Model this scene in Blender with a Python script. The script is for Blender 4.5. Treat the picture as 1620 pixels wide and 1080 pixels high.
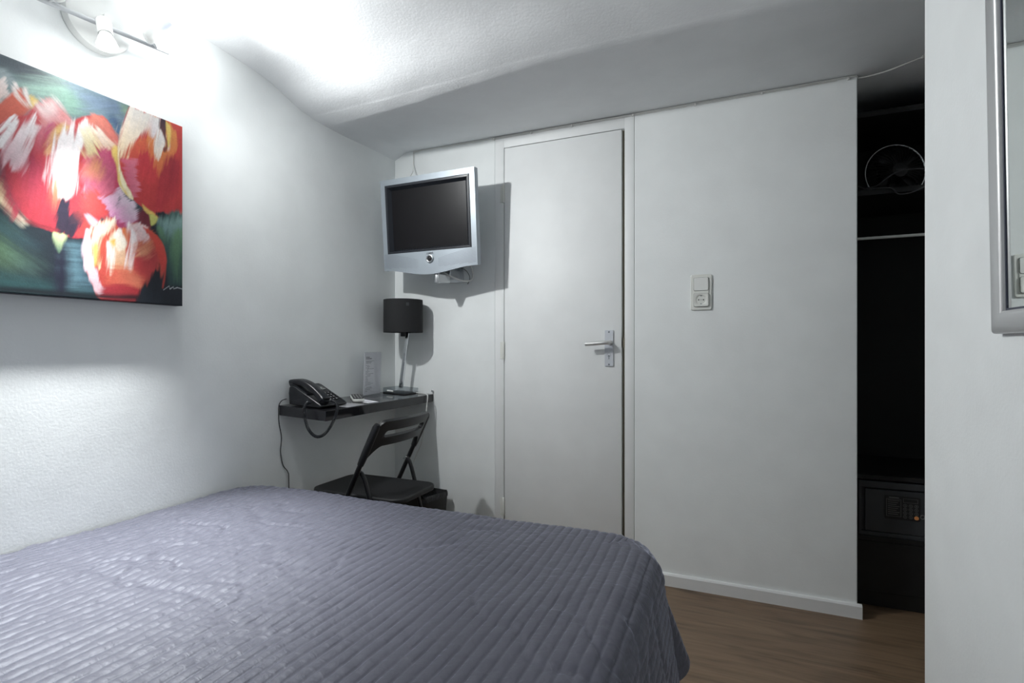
import bpy, bmesh, math, random
import numpy as np
from mathutils import Vector, Matrix

for o in list(bpy.data.objects):
    bpy.data.objects.remove(o, do_unlink=True)
SC = bpy.context.scene
COL = SC.collection
PI = math.pi
R_ = math.radians
random.seed(7)

# ------------------------------------------------------------------ camera
YAW = math.atan(345 / 819)
cam_d = bpy.data.cameras.new('camera')
cam_d.sensor_width = 36.0
cam_d.sensor_fit = 'HORIZONTAL'
cam_d.lens = 36.0 * 819 / 1620
cam_d.shift_y = 8 / 1620
cam_d.clip_start = 0.02
cam = bpy.data.objects.new('camera', cam_d)
COL.objects.link(cam)
cam.location = (1.694, -2.369, 1.05)
cam.rotation_euler = (PI / 2, 0, YAW)
SC.camera = cam

# ------------------------------------------------------------------ world, exposure
w = bpy.data.worlds.new('world')
SC.world = w
w.use_nodes = True
w.node_tree.nodes['Background'].inputs[0].default_value = (0.8, 0.85, 0.9, 1)
w.node_tree.nodes['Background'].inputs[1].default_value = 0.0
SC.view_settings.view_transform = 'Standard'
SC.view_settings.look = 'None'
SC.view_settings.gamma = 1.0
SC.view_settings.use_curve_mapping = False
SC.view_settings.exposure = 0.50
SC.cycles.max_bounces = 14
SC.cycles.diffuse_bounces = 8
SC.cycles.sample_clamp_indirect = 6.0
SC.cycles.use_denoising = True

# ------------------------------------------------------------------ the light of the three bulbs of the wall lamp
LAMP_COL = (0.975, 1.0, 1.0)
# (lens centre, direction of the beam, watts spread all round, watts in the beam, cone of the beam in degrees)
BULBS = [
    ((0.125, -1.318, 2.022), (0.74, 0.62, -0.55), 2.1, 37.0, 150),   # far end of the bar, towards the corner
    ((0.135, -1.500, 1.866), (0.17, -0.09, -1.0), 0.45, 176.0, 64),   # middle, down over picture and bed
    ((0.150, -1.600, 1.960), (1.0, -0.20, -0.10), 0.5, 16.0, 168),   # near end, across the room
]
LIGHTS = [(p, d, k, e, a) for p, d, e0, e1, a1 in BULBS for k, e, a in (('POINT', e0, 0), ('SPOT', e1, a1))]
LIGHTS.append((BULBS[1][0], BULBS[1][1], 'SPOT', 2.6, 160))          # wide rim of the middle bulb's beam
for p, d, kind, e, a in LIGHTS:
    dv = Vector(d).normalized()
    ld = bpy.data.lights.new('bulb_light', kind)
    ld.energy = e
    ld.color = LAMP_COL
    ld.shadow_soft_size = 0.022
    if kind == 'SPOT':
        ld.spot_size = R_(a)
        ld.spot_blend = 1.0
    lo = bpy.data.objects.new('bulb_light', ld)
    COL.objects.link(lo)
    lo.location = Vector(p) + dv * 0.028
    lo.rotation_euler = dv.to_track_quat('-Z', 'Y').to_euler()

# ------------------------------------------------------------------ materials
def srgb(r, g, b):
    f = lambda c: (c / 255 / 12.92) if c / 255 <= 0.04045 else ((c / 255 + 0.055) / 1.055) ** 2.4
    return (f(r), f(g), f(b), 1.0)

def mat(name, col, rough=0.5, metal=0.0, bump=None, spec=0.5, **kw):
    """bump = (scale, strength, distance)"""
    m = bpy.data.materials.new(name)
    m.use_nodes = True
    nt = m.node_tree
    b = nt.nodes['Principled BSDF']
    if not isinstance(col, tuple) or len(col) == 3:
        col = (*col, 1.0)
    b.inputs['Base Color'].default_value = col
    b.inputs['Roughness'].default_value = rough
    b.inputs['Metallic'].default_value = metal
    b.inputs['Specular IOR Level'].default_value = spec
    for k, v in kw.items():
        b.inputs[k.replace('_', ' ')].default_value = v
    tc = nt.nodes.new('ShaderNodeTexCoord')
    if bump:
        n = nt.nodes.new('ShaderNodeTexNoise')
        n.inputs['Scale'].default_value = bump[0]
        n.inputs['Detail'].default_value = 4
        bp = nt.nodes.new('ShaderNodeBump')
        bp.inputs['Strength'].default_value = bump[1]
        bp.inputs['Distance'].default_value = bump[2]
        nt.links.new(tc.outputs['Object'], n.inputs['Vector'])
        nt.links.new(n.outputs['Fac'], bp.inputs['Height'])
        nt.links.new(bp.outputs['Normal'], b.inputs['Normal'])
    # a faint mottling of the colour so that no surface is perfectly flat
    n2 = nt.nodes.new('ShaderNodeTexNoise')
    n2.inputs['Scale'].default_value = kw.get('mottle', 6.0) if False else 6.0
    n2.inputs['Detail'].default_value = 3
    rp = nt.nodes.new('ShaderNodeValToRGB')
    c = col
    rp.color_ramp.elements[0].position = 0.35
    rp.color_ramp.elements[1].position = 0.7
    rp.color_ramp.elements[0].color = (c[0] * .97, c[1] * .97, c[2] * .97, 1)
    rp.color_ramp.elements[1].color = (min(1, c[0] * 1.02), min(1, c[1] * 1.02), min(1, c[2] * 1.02), 1)
    nt.links.new(tc.outputs['Object'], n2.inputs['Vector'])
    nt.links.new(n2.outputs['Fac'], rp.inputs['Fac'])
    nt.links.new(rp.outputs['Color'], b.inputs['Base Color'])
    return m

def wall_material(name, col, s1=0.5):
    """painted plaster: orange-peel roller texture over slow unevenness"""
    m = mat(name, col, 0.62, spec=0.3)
    nt = m.node_tree
    b = nt.nodes['Principled BSDF']
    tc = [n for n in nt.nodes if n.type == 'TEX_COORD'][0]
    a = nt.nodes.new('ShaderNodeTexNoise'); a.inputs['Scale'].default_value = 130; a.inputs['Detail'].default_value = 3
    c = nt.nodes.new('ShaderNodeTexNoise'); c.inputs['Scale'].default_value = 9; c.inputs['Detail'].default_value = 5
    ad = nt.nodes.new('ShaderNodeMath'); ad.operation = 'MULTIPLY_ADD'
    ad.inputs[1].default_value = 3.0
    bp = nt.nodes.new('ShaderNodeBump'); bp.inputs['Strength'].default_value = s1; bp.inputs['Distance'].default_value = 0.0016
    L = nt.links.new
    L(tc.outputs['Object'], a.inputs['Vector']); L(tc.outputs['Object'], c.inputs['Vector'])
    L(c.outputs['Fac'], ad.inputs[0]); L(a.outputs['Fac'], ad.inputs[2])
    L(ad.outputs[0], bp.inputs['Height']); L(bp.outputs['Normal'], b.inputs['Normal'])
    return m

M = {}
M['wall'] = wall_material('white_plaster', (0.835, 0.86, 0.86), 0.22)
M['ceil'] = wall_material('white_ceiling_paint', (0.82, 0.835, 0.845), 0.35)
M['trim'] = mat('white_gloss_paint', (0.78, 0.79, 0.79), 0.35, bump=(25, .15, .001))
M['door'] = mat('white_door_paint', (0.82, 0.835, 0.835), 0.5, bump=(60, .12, .0006))
M['gap'] = mat('raw_jamb_wood', (0.22, 0.20, 0.15), 0.7)
M['black'] = mat('black_plastic', (0.011, 0.011, 0.013), 0.42, bump=(300, .1, .0004))
M['blackgloss'] = mat('black_high_gloss_lacquer', (0.018, 0.018, 0.021), 0.09)
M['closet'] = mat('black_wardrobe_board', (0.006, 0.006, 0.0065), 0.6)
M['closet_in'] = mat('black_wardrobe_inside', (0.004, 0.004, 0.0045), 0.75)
M['safe'] = mat('charcoal_powder_coat', (0.040, 0.043, 0.048), 0.5, bump=(400, .15, .0004))
M['safe_dark'] = mat('black_keypad_foil', (0.012, 0.012, 0.014), 0.4)
M['safe_print'] = mat('grey_print', (0.16, 0.16, 0.16), 0.6)
M['orange'] = mat('orange_button', (0.75, 0.30, 0.10), 0.5)
M['chrome'] = mat('chrome', (0.75, 0.77, 0.79), 0.13, 1.0)
M['alu'] = mat('satin_aluminium', (0.62, 0.64, 0.66), 0.36, 1.0)
M['lever'] = mat('brushed_lever_metal', (0.66, 0.66, 0.65), 0.32, 0.6)
M['plate'] = mat('anodised_plate', (0.62, 0.645, 0.69), 0.4, 0.25)
M['silver'] = mat('silver_tv_plastic', (0.335, 0.375, 0.415), 0.42, 0.35)
M['silver_dark'] = mat('dark_silver', (0.20, 0.22, 0.245), 0.5, 0.3)  # darker silver for screws, speaker slots, television mount and small fittings
M['bezel'] = mat('dark_bezel', (0.020, 0.023, 0.030), 0.26)
M['screen'] = mat('lcd_screen', (0.0075, 0.007, 0.0085), 0.3, spec=0.2)
M['frame'] = mat('silver_frame_lacquer', (0.56, 0.565, 0.57), 0.36, 0.65)
M['mirror'] = mat('mirror_glass', (0.86, 0.90, 0.88), 0.015, 1.0)
M['white_plastic'] = mat('white_plastic', (0.80, 0.81, 0.79), 0.34)
M['cream_plastic'] = mat('socket_plastic', (0.74, 0.75, 0.71), 0.36)
M['hole'] = mat('dark_socket_hole', (0.03, 0.03, 0.025), 0.6)
M['cable_white'] = mat('white_cable', (0.72, 0.72, 0.70), 0.45)
M['cable_black'] = mat('black_cable', (0.012, 0.012, 0.014), 0.45)
M['coil'] = mat('black_coil_cord', (0.016, 0.018, 0.022), 0.28)
M['phone'] = mat('black_phone_plastic', (0.011, 0.012, 0.015), 0.30, bump=(350, .12, .0003))
M['key'] = mat('black_phone_key', (0.022, 0.022, 0.025), 0.42)
M['print_w'] = mat('pale_print', (0.55, 0.55, 0.55), 0.6)
M['lcd'] = mat('grey_phone_display', (0.16, 0.17, 0.16), 0.25)
M['shade'] = mat('black_lamp_fabric', (0.012, 0.0125, 0.014), 0.85, bump=(500, .5, .0006))
M['paper'] = mat('white_paper', (0.80, 0.80, 0.84), 0.6)
M['grey_paper'] = mat('grey_coated_paper', (0.30, 0.30, 0.315), 0.35)
M['remote_key'] = mat('pale_remote_key', (0.42, 0.42, 0.42), 0.5)
M['print'] = mat('grey_text_print', (0.26, 0.26, 0.29), 0.7)
M['bold'] = mat('dark_text_print', (0.12, 0.12, 0.14), 0.7)
M['remote_grey'] = mat('silver_remote_plastic', (0.70, 0.71, 0.68), 0.4)
M['bag'] = mat('black_bin_bag', (0.022, 0.022, 0.024), 0.33, bump=(45, .8, .01))
M['bin'] = mat('black_bin_plastic', (0.014, 0.014, 0.012), 0.5)
M['chair'] = mat('black_chair_plastic', (0.014, 0.0145, 0.0165), 0.42, bump=(420, .12, .0004))
M['chair_steel'] = mat('black_lacquered_steel', (0.009, 0.009, 0.011), 0.28)
M['seatmat'] = mat('black_seat_plastic', (0.0105, 0.0108, 0.0122), 0.55, bump=(420, .12, .0004))
M['fabric_white'] = mat('white_mattress_fabric', (0.6, 0.6, 0.6), 0.9)
M['bedwood'] = mat('dark_bed_base', (0.03, 0.025, 0.02), 0.6)
M['dust'] = mat('grey_fan_dust', (0.05, 0.05, 0.055), 0.6)

def thin_clear(name, tint, gloss, rough=0.03):
    """thin clear acrylic: lets light straight through, with a surface gloss"""
    m = bpy.data.materials.new(name)
    m.use_nodes = True
    nt = m.node_tree
    for n in list(nt.nodes):
        if n.type != 'OUTPUT_MATERIAL':
            nt.nodes.remove(n)
    out = [n for n in nt.nodes if n.type == 'OUTPUT_MATERIAL'][0]
    tr = nt.nodes.new('ShaderNodeBsdfTransparent'); tr.inputs[0].default_value = (*tint, 1)
    gl = nt.nodes.new('ShaderNodeBsdfGlossy'); gl.inputs['Roughness'].default_value = rough
    mx = nt.nodes.new("ShaderNodeMixShader")
    mx.inputs[0].default_value = gloss; nt.links.new(tr.outputs[0], mx.inputs[1]); nt.links.new(gl.outputs[0], mx.inputs[2])
    nt.links.new(mx.outputs[0], out.inputs[0])
    return m
M['acrylic'] = thin_clear('smoked_acrylic', (0.78, 0.81, 0.83), 0.16)
M['clear'] = thin_clear('clear_acrylic', (0.97, 0.975, 0.98), 0.05)

def emit_mat(name, col, strength):
    m = bpy.data.materials.new(name)
    m.use_nodes = True
    b = m.node_tree.nodes['Principled BSDF']
    b.inputs['Base Color'].default_value = (0.8, 0.8, 0.8, 1)
    b.inputs['Emission Color'].default_value = (*col, 1)
    b.inputs['Emission Strength'].default_value = strength
    return m
M['bulb'] = emit_mat('lit_bulb_lens', (0.97, 0.99, 1.0), 7.0)
M['bulb_blue'] = emit_mat('lit_blue_bulb_lens', (0.42, 0.55, 1.0), 1.1)
M['cup_blue'] = emit_mat('blue_dichroic_bulb_glass', (0.20, 0.30, 0.85), 0.35)

def wood_floor():
    m = bpy.data.materials.new('oak_laminate')
    m.use_nodes = True
    nt = m.node_tree; L = nt.links.new
    b = nt.nodes['Principled BSDF']
    b.inputs['Roughness'].default_value = 0.42
    tc = nt.nodes.new('ShaderNodeTexCoord')
    mp = nt.nodes.new('ShaderNodeMapping')
    mp.inputs['Location'].default_value = (1.9, 0.0, 0)
    L(tc.outputs['Object'], mp.inputs['Vector'])
    br = nt.nodes.new('ShaderNodeTexBrick')
    br.offset = 0.1
    br.inputs['Scale'].default_value = 1.0
    br.inputs['Brick Width'].default_value = 3.0
    br.inputs['Row Height'].default_value = 0.192
    br.inputs['Mortar Size'].default_value = 0.0011
    br.inputs['Mortar Smooth'].default_value = 0.3
    br.inputs['Color1'].default_value = (0.0, 0, 0, 1)
    br.inputs['Color2'].default_value = (1, 1, 1, 1)
    br.inputs['Mortar'].default_value = (0.5, 0.5, 0.5, 1)
    L(mp.outputs['Vector'], br.inputs['Vector'])
    # grain: noise stretched along the boards
    mp2 = nt.nodes.new('ShaderNodeMapping')
    mp2.inputs['Scale'].default_value = (1.5, 22, 1)
    L(tc.outputs['Object'], mp2.inputs['Vector'])
    off = nt.nodes.new('ShaderNodeVectorMath'); off.operation = 'MULTIPLY_ADD'
    off.inputs[1].default_value = (3.1, 7.7, 1.3)
    L(br.outputs['Color'], off.inputs[0]); L(mp2.outputs['Vector'], off.inputs[2])
    n = nt.nodes.new('ShaderNodeTexNoise'); n.inputs['Scale'].default_value = 2.2; n.inputs['Detail'].default_value = 8; n.inputs['Distortion'].default_value = 0.9
    L(off.outputs[0], n.inputs['Vector'])
    mp3 = nt.nodes.new('ShaderNodeMapping'); mp3.inputs['Scale'].default_value = (0.8, 5.0, 1)
    L(tc.outputs['Object'], mp3.inputs['Vector'])
    n3 = nt.nodes.new('ShaderNodeTexNoise'); n3.inputs['Scale'].default_value = 3.0; n3.inputs['Detail'].default_value = 4; n3.inputs['Distortion'].default_value = 1.6
    L(mp3.outputs['Vector'], n3.inputs['Vector'])
    mx0 = nt.nodes.new('ShaderNodeMath'); mx0.operation = 'MULTIPLY_ADD'; mx0.inputs[1].default_value = 0.55
    L(n3.outputs['Fac'], mx0.inputs[0])
    sc = nt.nodes.new('ShaderNodeMath'); sc.operation = 'MULTIPLY'; sc.inputs[1].default_value = 0.5
    L(n.outputs['Fac'], sc.inputs[0]); L(sc.outputs[0], mx0.inputs[2])
    rp = nt.nodes.new('ShaderNodeValToRGB')
    e = rp.color_ramp.elements
    e[0].position = 0.30; e[0].color = (0.088, 0.054, 0.031, 1)
    e[1].position = 0.72; e[1].color = (0.235, 0.160, 0.100, 1)
    k = e.new(0.52); k.color = (0.180, 0.118, 0.072, 1)
    L(mx0.outputs[0], rp.inputs['Fac'])
    # dark knots
    vo = nt.nodes.new('ShaderNodeTexVoronoi'); vo.inputs['Scale'].default_value = 1.0
    mp4 = nt.nodes.new('ShaderNodeMapping'); mp4.inputs['Scale'].default_value = (1.7, 4.6, 1); mp4.inputs['Location'].default_value = (0.3, 0.9, 0)
    L(tc.outputs['Object'], mp4.inputs['Vector']); L(mp4.outputs['Vector'], vo.inputs['Vector'])
    kr = nt.nodes.new('ShaderNodeValToRGB')
    kr.color_ramp.elements[0].position = 0.02; kr.color_ramp.elements[0].color = (0.45, 0.42, 0.38, 1)
    kr.color_ramp.elements[1].position = 0.11; kr.color_ramp.elements[1].color = (1, 1, 1, 1)
    L(vo.outputs['Distance'], kr.inputs['Fac'])
    mk = nt.nodes.new('ShaderNodeMix'); mk.data_type = 'RGBA'; mk.blend_type = 'MULTIPLY'; mk.inputs[0].default_value = 1
    L(rp.outputs['Color'], mk.inputs[6]); L(kr.outputs['Color'], mk.inputs[7])
    # seams
    ms = nt.nodes.new('ShaderNodeMix'); ms.data_type = 'RGBA'
    L(br.outputs['Fac'], ms.inputs[0]); L(mk.outputs[2], ms.inputs[6]); ms.inputs[7].default_value = (0.22, 0.17, 0.11, 1)
    L(ms.outputs[2], b.inputs['Base Color'])
    bp = nt.nodes.new('ShaderNodeBump'); bp.inputs['Strength'].default_value = 0.25; bp.inputs['Distance'].default_value = 0.0008
    L(n.outputs['Fac'], bp.inputs['Height']); L(bp.outputs['Normal'], b.inputs['Normal'])
    return m
M['floor'] = wood_floor()

def spread_mat():
    m = mat('charcoal_quilted_satin', (0.093, 0.0935, 0.119), 0.5, spec=0.4)
    b = m.node_tree.nodes['Principled BSDF']
    nt = m.node_tree; L = nt.links.new
    b.inputs['Sheen Weight'].default_value = 1.0
    b.inputs['Sheen Roughness'].default_value = 0.22
    b.inputs['Specular Tint'].default_value = (0.86, 0.91, 1.0, 1)
    b.inputs['Sheen Tint'].default_value = (0.75, 0.8, 1.0, 1)
    tc = [n for n in nt.nodes if n.type == 'TEX_COORD'][0]
    n = nt.nodes.new('ShaderNodeTexNoise'); n.inputs['Scale'].default_value = 55; n.inputs['Detail'].default_value = 5; n.inputs['Distortion'].default_value = 0.6
    mp = nt.nodes.new('ShaderNodeMapping'); mp.inputs['Scale'].default_value = (0.6, 1.0, 1.0)
    L(tc.outputs['Object'], mp.inputs['Vector']); L(mp.outputs['Vector'], n.inputs['Vector'])
    wv = nt.nodes.new('ShaderNodeTexNoise'); wv.inputs['Scale'].default_value = 900; wv.inputs['Detail'].default_value = 1
    L(tc.outputs['Object'], wv.inputs['Vector'])
    ad = nt.nodes.new('ShaderNodeMath'); ad.operation = 'MULTIPLY_ADD'; ad.inputs[1].default_value = 0.12
    L(wv.outputs['Fac'], ad.inputs[0]); L(n.outputs['Fac'], ad.inputs[2])
    bp = nt.nodes.new('ShaderNodeBump'); bp.inputs['Strength'].default_value = 0.55; bp.inputs['Distance'].default_value = 0.004
    L(ad.outputs[0], bp.inputs['Height']); L(bp.outputs['Normal'], b.inputs['Normal'])
    return m
M['spread'] = spread_mat()

def print_mat():
    m = mat('printed_canvas', (0.5, 0.5, 0.5), 0.45, spec=0.4)
    nt = m.node_tree; L = nt.links.new
    b = nt.nodes['Principled BSDF']
    at = nt.nodes.new('ShaderNodeAttribute'); at.attribute_name = 'paint'
    L(at.outputs['Color'], b.inputs['Base Color'])
    tc = [n for n in nt.nodes if n.type == 'TEX_COORD'][0]
    n = nt.nodes.new('ShaderNodeTexNoise'); n.inputs['Scale'].default_value = 420; n.inputs['Detail'].default_value = 2
    bp = nt.nodes.new('ShaderNodeBump'); bp.inputs['Strength'].default_value = 0.35; bp.inputs['Distance'].default_value = 0.0008
    L(tc.outputs['Object'], n.inputs['Vector']); L(n.outputs['Fac'], bp.inputs['Height']); L(bp.outputs['Normal'], b.inputs['Normal'])
    return m
M['canvas'] = print_mat()

# ------------------------------------------------------------------ helpers
def obj(name, bm, m, parent=None, smooth=True, bevel=None, loc=None, rot=None, autos=35):
    """link a bmesh (or mesh data) as ONE mesh object"""
    if isinstance(bm, bmesh.types.BMesh):
        me = bpy.data.meshes.new(name)
        bmesh.ops.recalc_face_normals(bm, faces=bm.faces)
        if smooth:
            for f in bm.faces:
                f.smooth = True
            lim = R_(autos)
            for e in bm.edges:
                if len(e.link_faces) == 2 and e.calc_face_angle(0) > lim:
                    e.smooth = False
        bm.to_mesh(me)
        bm.free()
    else:
        me = bm
    me.materials.append(M[m] if isinstance(m, str) else m)
    o = bpy.data.objects.new(name, me)
    COL.objects.link(o)
    if parent:
        o.parent = parent
    if loc:
        o.location = loc
    if rot:
        o.rotation_euler = rot
    if bevel:
        md = o.modifiers.new('bevel', 'BEVEL')
        md.width = bevel
        md.segments = 2
        md.limit_method = 'ANGLE'
        md.angle_limit = R_(40)
    return o

def thing(name, label, cat, loc=(0, 0, 0), rot=(0, 0, 0), group=None):
    o = bpy.data.objects.new(name, None)
    o.empty_display_size = 0.05
    COL.objects.link(o)
    o.location = loc
    o.rotation_euler = rot
    o['label'] = label
    o['category'] = cat
    if group:
        o['group'] = group
    return o

def tag(o, label, cat, group=None):
    o['label'] = label
    o['category'] = cat
    if group:
        o['group'] = group
    return o

def struct(name, bm, m, parent=None, **kw):
    o = obj(name, bm, m, parent, **kw)
    if not parent:
        o['kind'] = 'structure'
    return o

def new():
    return bmesh.new()

def box(bm, x0, x1, y0, y1, z0, z1, bev=0.0, seg=2, mx=None):
    r = bmesh.ops.create_cube(bm, size=1.0)
    vs = r['verts']
    for v in vs:
        v.co = Vector((x0 + (v.co.x + .5) * (x1 - x0), y0 + (v.co.y + .5) * (y1 - y0), z0 + (v.co.z + .5) * (z1 - z0)))
    es = set()
    for v in vs:
        es.update(v.link_edges)
    allv = list(vs)
    if bev:
        q = bmesh.ops.bevel(bm, geom=list(es), offset=bev, segments=seg, affect='EDGES', profile=0.5)
        allv = list(set(q['verts']) | {v for v in vs if v.is_valid})
    if mx is not None:
        bmesh.ops.transform(bm, matrix=mx, verts=allv)
    return bm

def frames(pts, closed=False):
    """rotation minimising frames along a polyline"""
    P = [Vector(p) for p in pts]
    n = len(P)
    T = []
    for i in range(n):
        if closed:
            t = P[(i + 1) % n] - P[i - 1]
        else:
            t = P[min(i + 1, n - 1)] - P[max(i - 1, 0)]
        T.append(t.normalized())
    up = Vector((0, 0, 1)) if abs(T[0].z) < 0.9 else Vector((1, 0, 0))
    u = (up - T[0] * up.dot(T[0])).normalized()
    out = []
    for i in range(n):
        if i:
            u = (u - T[i] * u.dot(T[i]))
            u = u.normalized() if u.length > 1e-6 else T[i].orthogonal().normalized()
        out.append((P[i], T[i], u, T[i].cross(u)))
    return out

def tube(bm, pts, r, seg=10, closed=False, sec=None, cap=True):
    """sweep a circle (or a section list of (a,b)) along pts; r number or list"""
    fr = frames(pts, closed)
    rings = []
    for i, (p, t, u, v) in enumerate(fr):
        rr = r[i] if isinstance(r, (list, tuple)) else r
        if sec:
            S = [(a * rr, b * rr) for a, b in sec]
        else:
            S = [(rr * math.cos(2 * PI * k / seg), rr * math.sin(2 * PI * k / seg)) for k in range(seg)]
        rings.append([bm.verts.new(p + u * a + v * b) for a, b in S])
    m = len(rings[0])
    rng = range(len(rings)) if closed else range(len(rings) - 1)
    for i in rng:
        a, b = rings[i], rings[(i + 1) % len(rings)]
        for k in range(m):
            bm.faces.new((a[k], a[(k + 1) % m], b[(k + 1) % m], b[k]))
    if cap and not closed:
        bm.faces.new(rings[0][::-1])
        bm.faces.new(rings[-1])
    return bm

def smooth_path(pts, n=8, closed=False):
    """Catmull-Rom through the points"""
    P = [Vector(p) for p in pts]
    out = []
    m = len(P)
    rng = range(m) if closed else range(m - 1)
    for i in rng:
        p0 = P[i - 1] if (closed or i > 0) else P[0] * 2 - P[1]
        p1, p2 = P[i], P[(i + 1) % m]
        p3 = P[(i + 2) % m] if (closed or i + 2 < m) else P[-1] * 2 - P[-2]
        for k in range(n):
            t = k / n
            out.append(0.5 * ((2 * p1) + (p2 - p0) * t + (2 * p0 - 5 * p1 + 4 * p2 - p3) * t * t + (3 * p1 - p0 - 3 * p2 + p3) * t ** 3))
    if not closed:
        out.append(P[-1])
    return out

def lathe(bm, prof, seg=32, mx=None):
    """prof: list of (r, z); r = 0 makes a pole"""
    rings = []
    vs = []
    for r, z in prof:
        if r < 1e-6:
            v = bm.verts.new((0, 0, z)); rings.append([v]); vs.append(v)
        else:
            ring = [bm.verts.new((r * math.cos(2 * PI * k / seg), r * math.sin(2 * PI * k / seg), z)) for k in range(seg)]
            rings.append(ring); vs += ring
    for a, b in zip(rings, rings[1:]):
        if len(a) == 1 and len(b) == 1:
            continue
        for k in range(seg):
            k2 = (k + 1) % seg
            if len(a) == 1:
                bm.faces.new((a[0], b[k], b[k2]))
            elif len(b) == 1:
                bm.faces.new((a[k], a[k2], b[0]))
            else:
                bm.faces.new((a[k], a[k2], b[k2], b[k]))
    if mx is not None:
        bmesh.ops.transform(bm, matrix=mx, verts=vs)
    return bm

def prism(bm, pts, h, axis='z', o=0.0, mx=None):
    """extrude a polygon; pts 2D: axis z->(x,y), y->(x,z), x->(y,z)"""
    def P(a, b, c):
        return {'z': (a, b, c), 'y': (a, c, b), 'x': (c, a, b)}[axis]
    lo = [bm.verts.new(P(a, b, o)) for a, b in pts]
    hi = [bm.verts.new(P(a, b, o + h)) for a, b in pts]
    n = len(pts)
    bm.faces.new(lo[::-1]); bm.faces.new(hi)
    for i in range(n):
        bm.faces.new((lo[i], lo[(i + 1) % n], hi[(i + 1) % n], hi[i]))
    if mx is not None:
        bmesh.ops.transform(bm, matrix=mx, verts=lo + hi)
    return bm

def rrect(w, h, r, n=5, cx=0, cy=0):
    """rounded rectangle outline"""
    out = []
    for (sx, sy, a0) in ((1, 1, 0), (-1, 1, 90), (-1, -1, 180), (1, -1, 270)):
        for k in range(n + 1):
            a = R_(a0 + 90 * k / n)
            out.append((cx + sx * (w / 2 - r) + r * math.cos(a), cy + sy * (h / 2 - r) + r * math.sin(a)))
    return out

def densify(pts, step):
    out = []
    for (ax, ay), (bx, by) in zip(pts, pts[1:] + pts[:1]):
        n = max(1, int(math.hypot(bx - ax, by - ay) / step))
        out += [(ax + (bx - ax) * k / n, ay + (by - ay) * k / n) for k in range(n)]
    return out

def align(d, p=(0, 0, 0)):
    """matrix that turns +z into direction d at point p"""
    return Matrix.Translation(Vector(p)) @ Vector(d).normalized().to_track_quat('Z', 'Y').to_matrix().to_4x4()

def text_mesh(body, size, depth=0.0004):
    cu = bpy.data.curves.new('lettering', 'FONT')
    cu.body = body
    cu.size = size
    cu.extrude = depth
    cu.align_x = 'CENTER'
    cu.align_y = 'CENTER'
    t = bpy.data.objects.new('lettering', cu)
    COL.objects.link(t)
    dg = bpy.context.evaluated_depsgraph_get()
    me = bpy.data.meshes.new_from_object(t.evaluated_get(dg))
    bpy.data.objects.remove(t, do_unlink=True)
    me.materials.clear()
    return me

_rng = np.random.default_rng(5)
def vnoise(u, v, seed=0):
    """smooth value noise of two arrays, 0..1"""
    rg = np.random.default_rng(seed)
    T = rg.random((256, 256))
    iu = np.floor(u).astype(int); iv = np.floor(v).astype(int)
    fu = u - iu; fv = v - iv
    fu = fu * fu * (3 - 2 * fu); fv = fv * fv * (3 - 2 * fv)
    g = lambda a, b: T[a % 256, b % 256]
    return (g(iu, iv) * (1 - fu) + g(iu + 1, iv) * fu) * (1 - fv) + (g(iu, iv + 1) * (1 - fu) + g(iu + 1, iv + 1) * fu) * fv

def grid_mesh(name, X, Y, Z, smooth=True):
    """mesh from three 2-D arrays"""
    n, m = X.shape
    co = np.stack([X, Y, Z], -1).reshape(-1, 3)
    idx = np.arange(n * m).reshape(n, m)
    q = np.stack([idx[:-1, :-1], idx[1:, :-1], idx[1:, 1:], idx[:-1, 1:]], -1).reshape(-1, 4)
    me = bpy.data.meshes.new(name)
    me.vertices.add(len(co))
    me.vertices.foreach_set('co', co.astype(np.float32).ravel())
    me.loops.add(q.size)
    me.loops.foreach_set('vertex_index', q.astype(np.int32).ravel())
    me.polygons.add(len(q))
    me.polygons.foreach_set('loop_start', np.arange(0, q.size, 4, dtype=np.int32))
    if smooth:
        me.polygons.foreach_set('use_smooth', np.ones(len(q), bool))
    me.update(calc_edges=True)
    me.validate()
    return me

# ------------------------------------------------------------------ the room
XR = 2.13            # wall with the mirror
YE = -0.817          # its far end
YN = -3.4            # wall behind the camera
XF = 3.15            # far side of the entrance corner
H = 2.10

bm = new(); box(bm, -0.1, XF + .1, YN - .1, 0.7, -0.08, 0.0)
struct('floor', bm, 'floor', smooth=False)

bm = new(); box(bm, -0.12, 0.0, YN - .1, 0.12, 0.0, 2.25)
struct('wall_left', bm, 'wall', smooth=False)

bm = new()
box(bm, -0.12, 0.6035, 0.0, 0.12, 0.0, 2.12)          # left of the door
box(bm, 1.2955, 2.149, 0.0, 0.12, 0.0, 2.12)          # right of the door
box(bm, 2.05, 2.149, 0.1195, 0.62, 0.0, 2.12)         # return beside the closet
struct('wall_back', bm, 'wall', smooth=False, bevel=0.004)

bm = new(); box(bm, XR, XF, YN - .1, YE, 0.0, 2.25)
struct('wall_right', bm, 'wall', smooth=False, bevel=0.004)
bm = new(); box(bm, XF, XF + .1, YE - .1, 0.7, 0.0, 2.25)
struct('wall_entrance', bm, 'wall', smooth=False)
bm = new(); box(bm, -0.12, XR + .1, YN - .1, YN, 0.0, 2.25)
struct('wall_rear', bm, 'wall', smooth=False)
bm = new(); box(bm, 2.149, XF, 0.60, 0.68, 0.0, 2.25)
struct('wall_closet', bm, 'closet_in', smooth=False)

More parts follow.
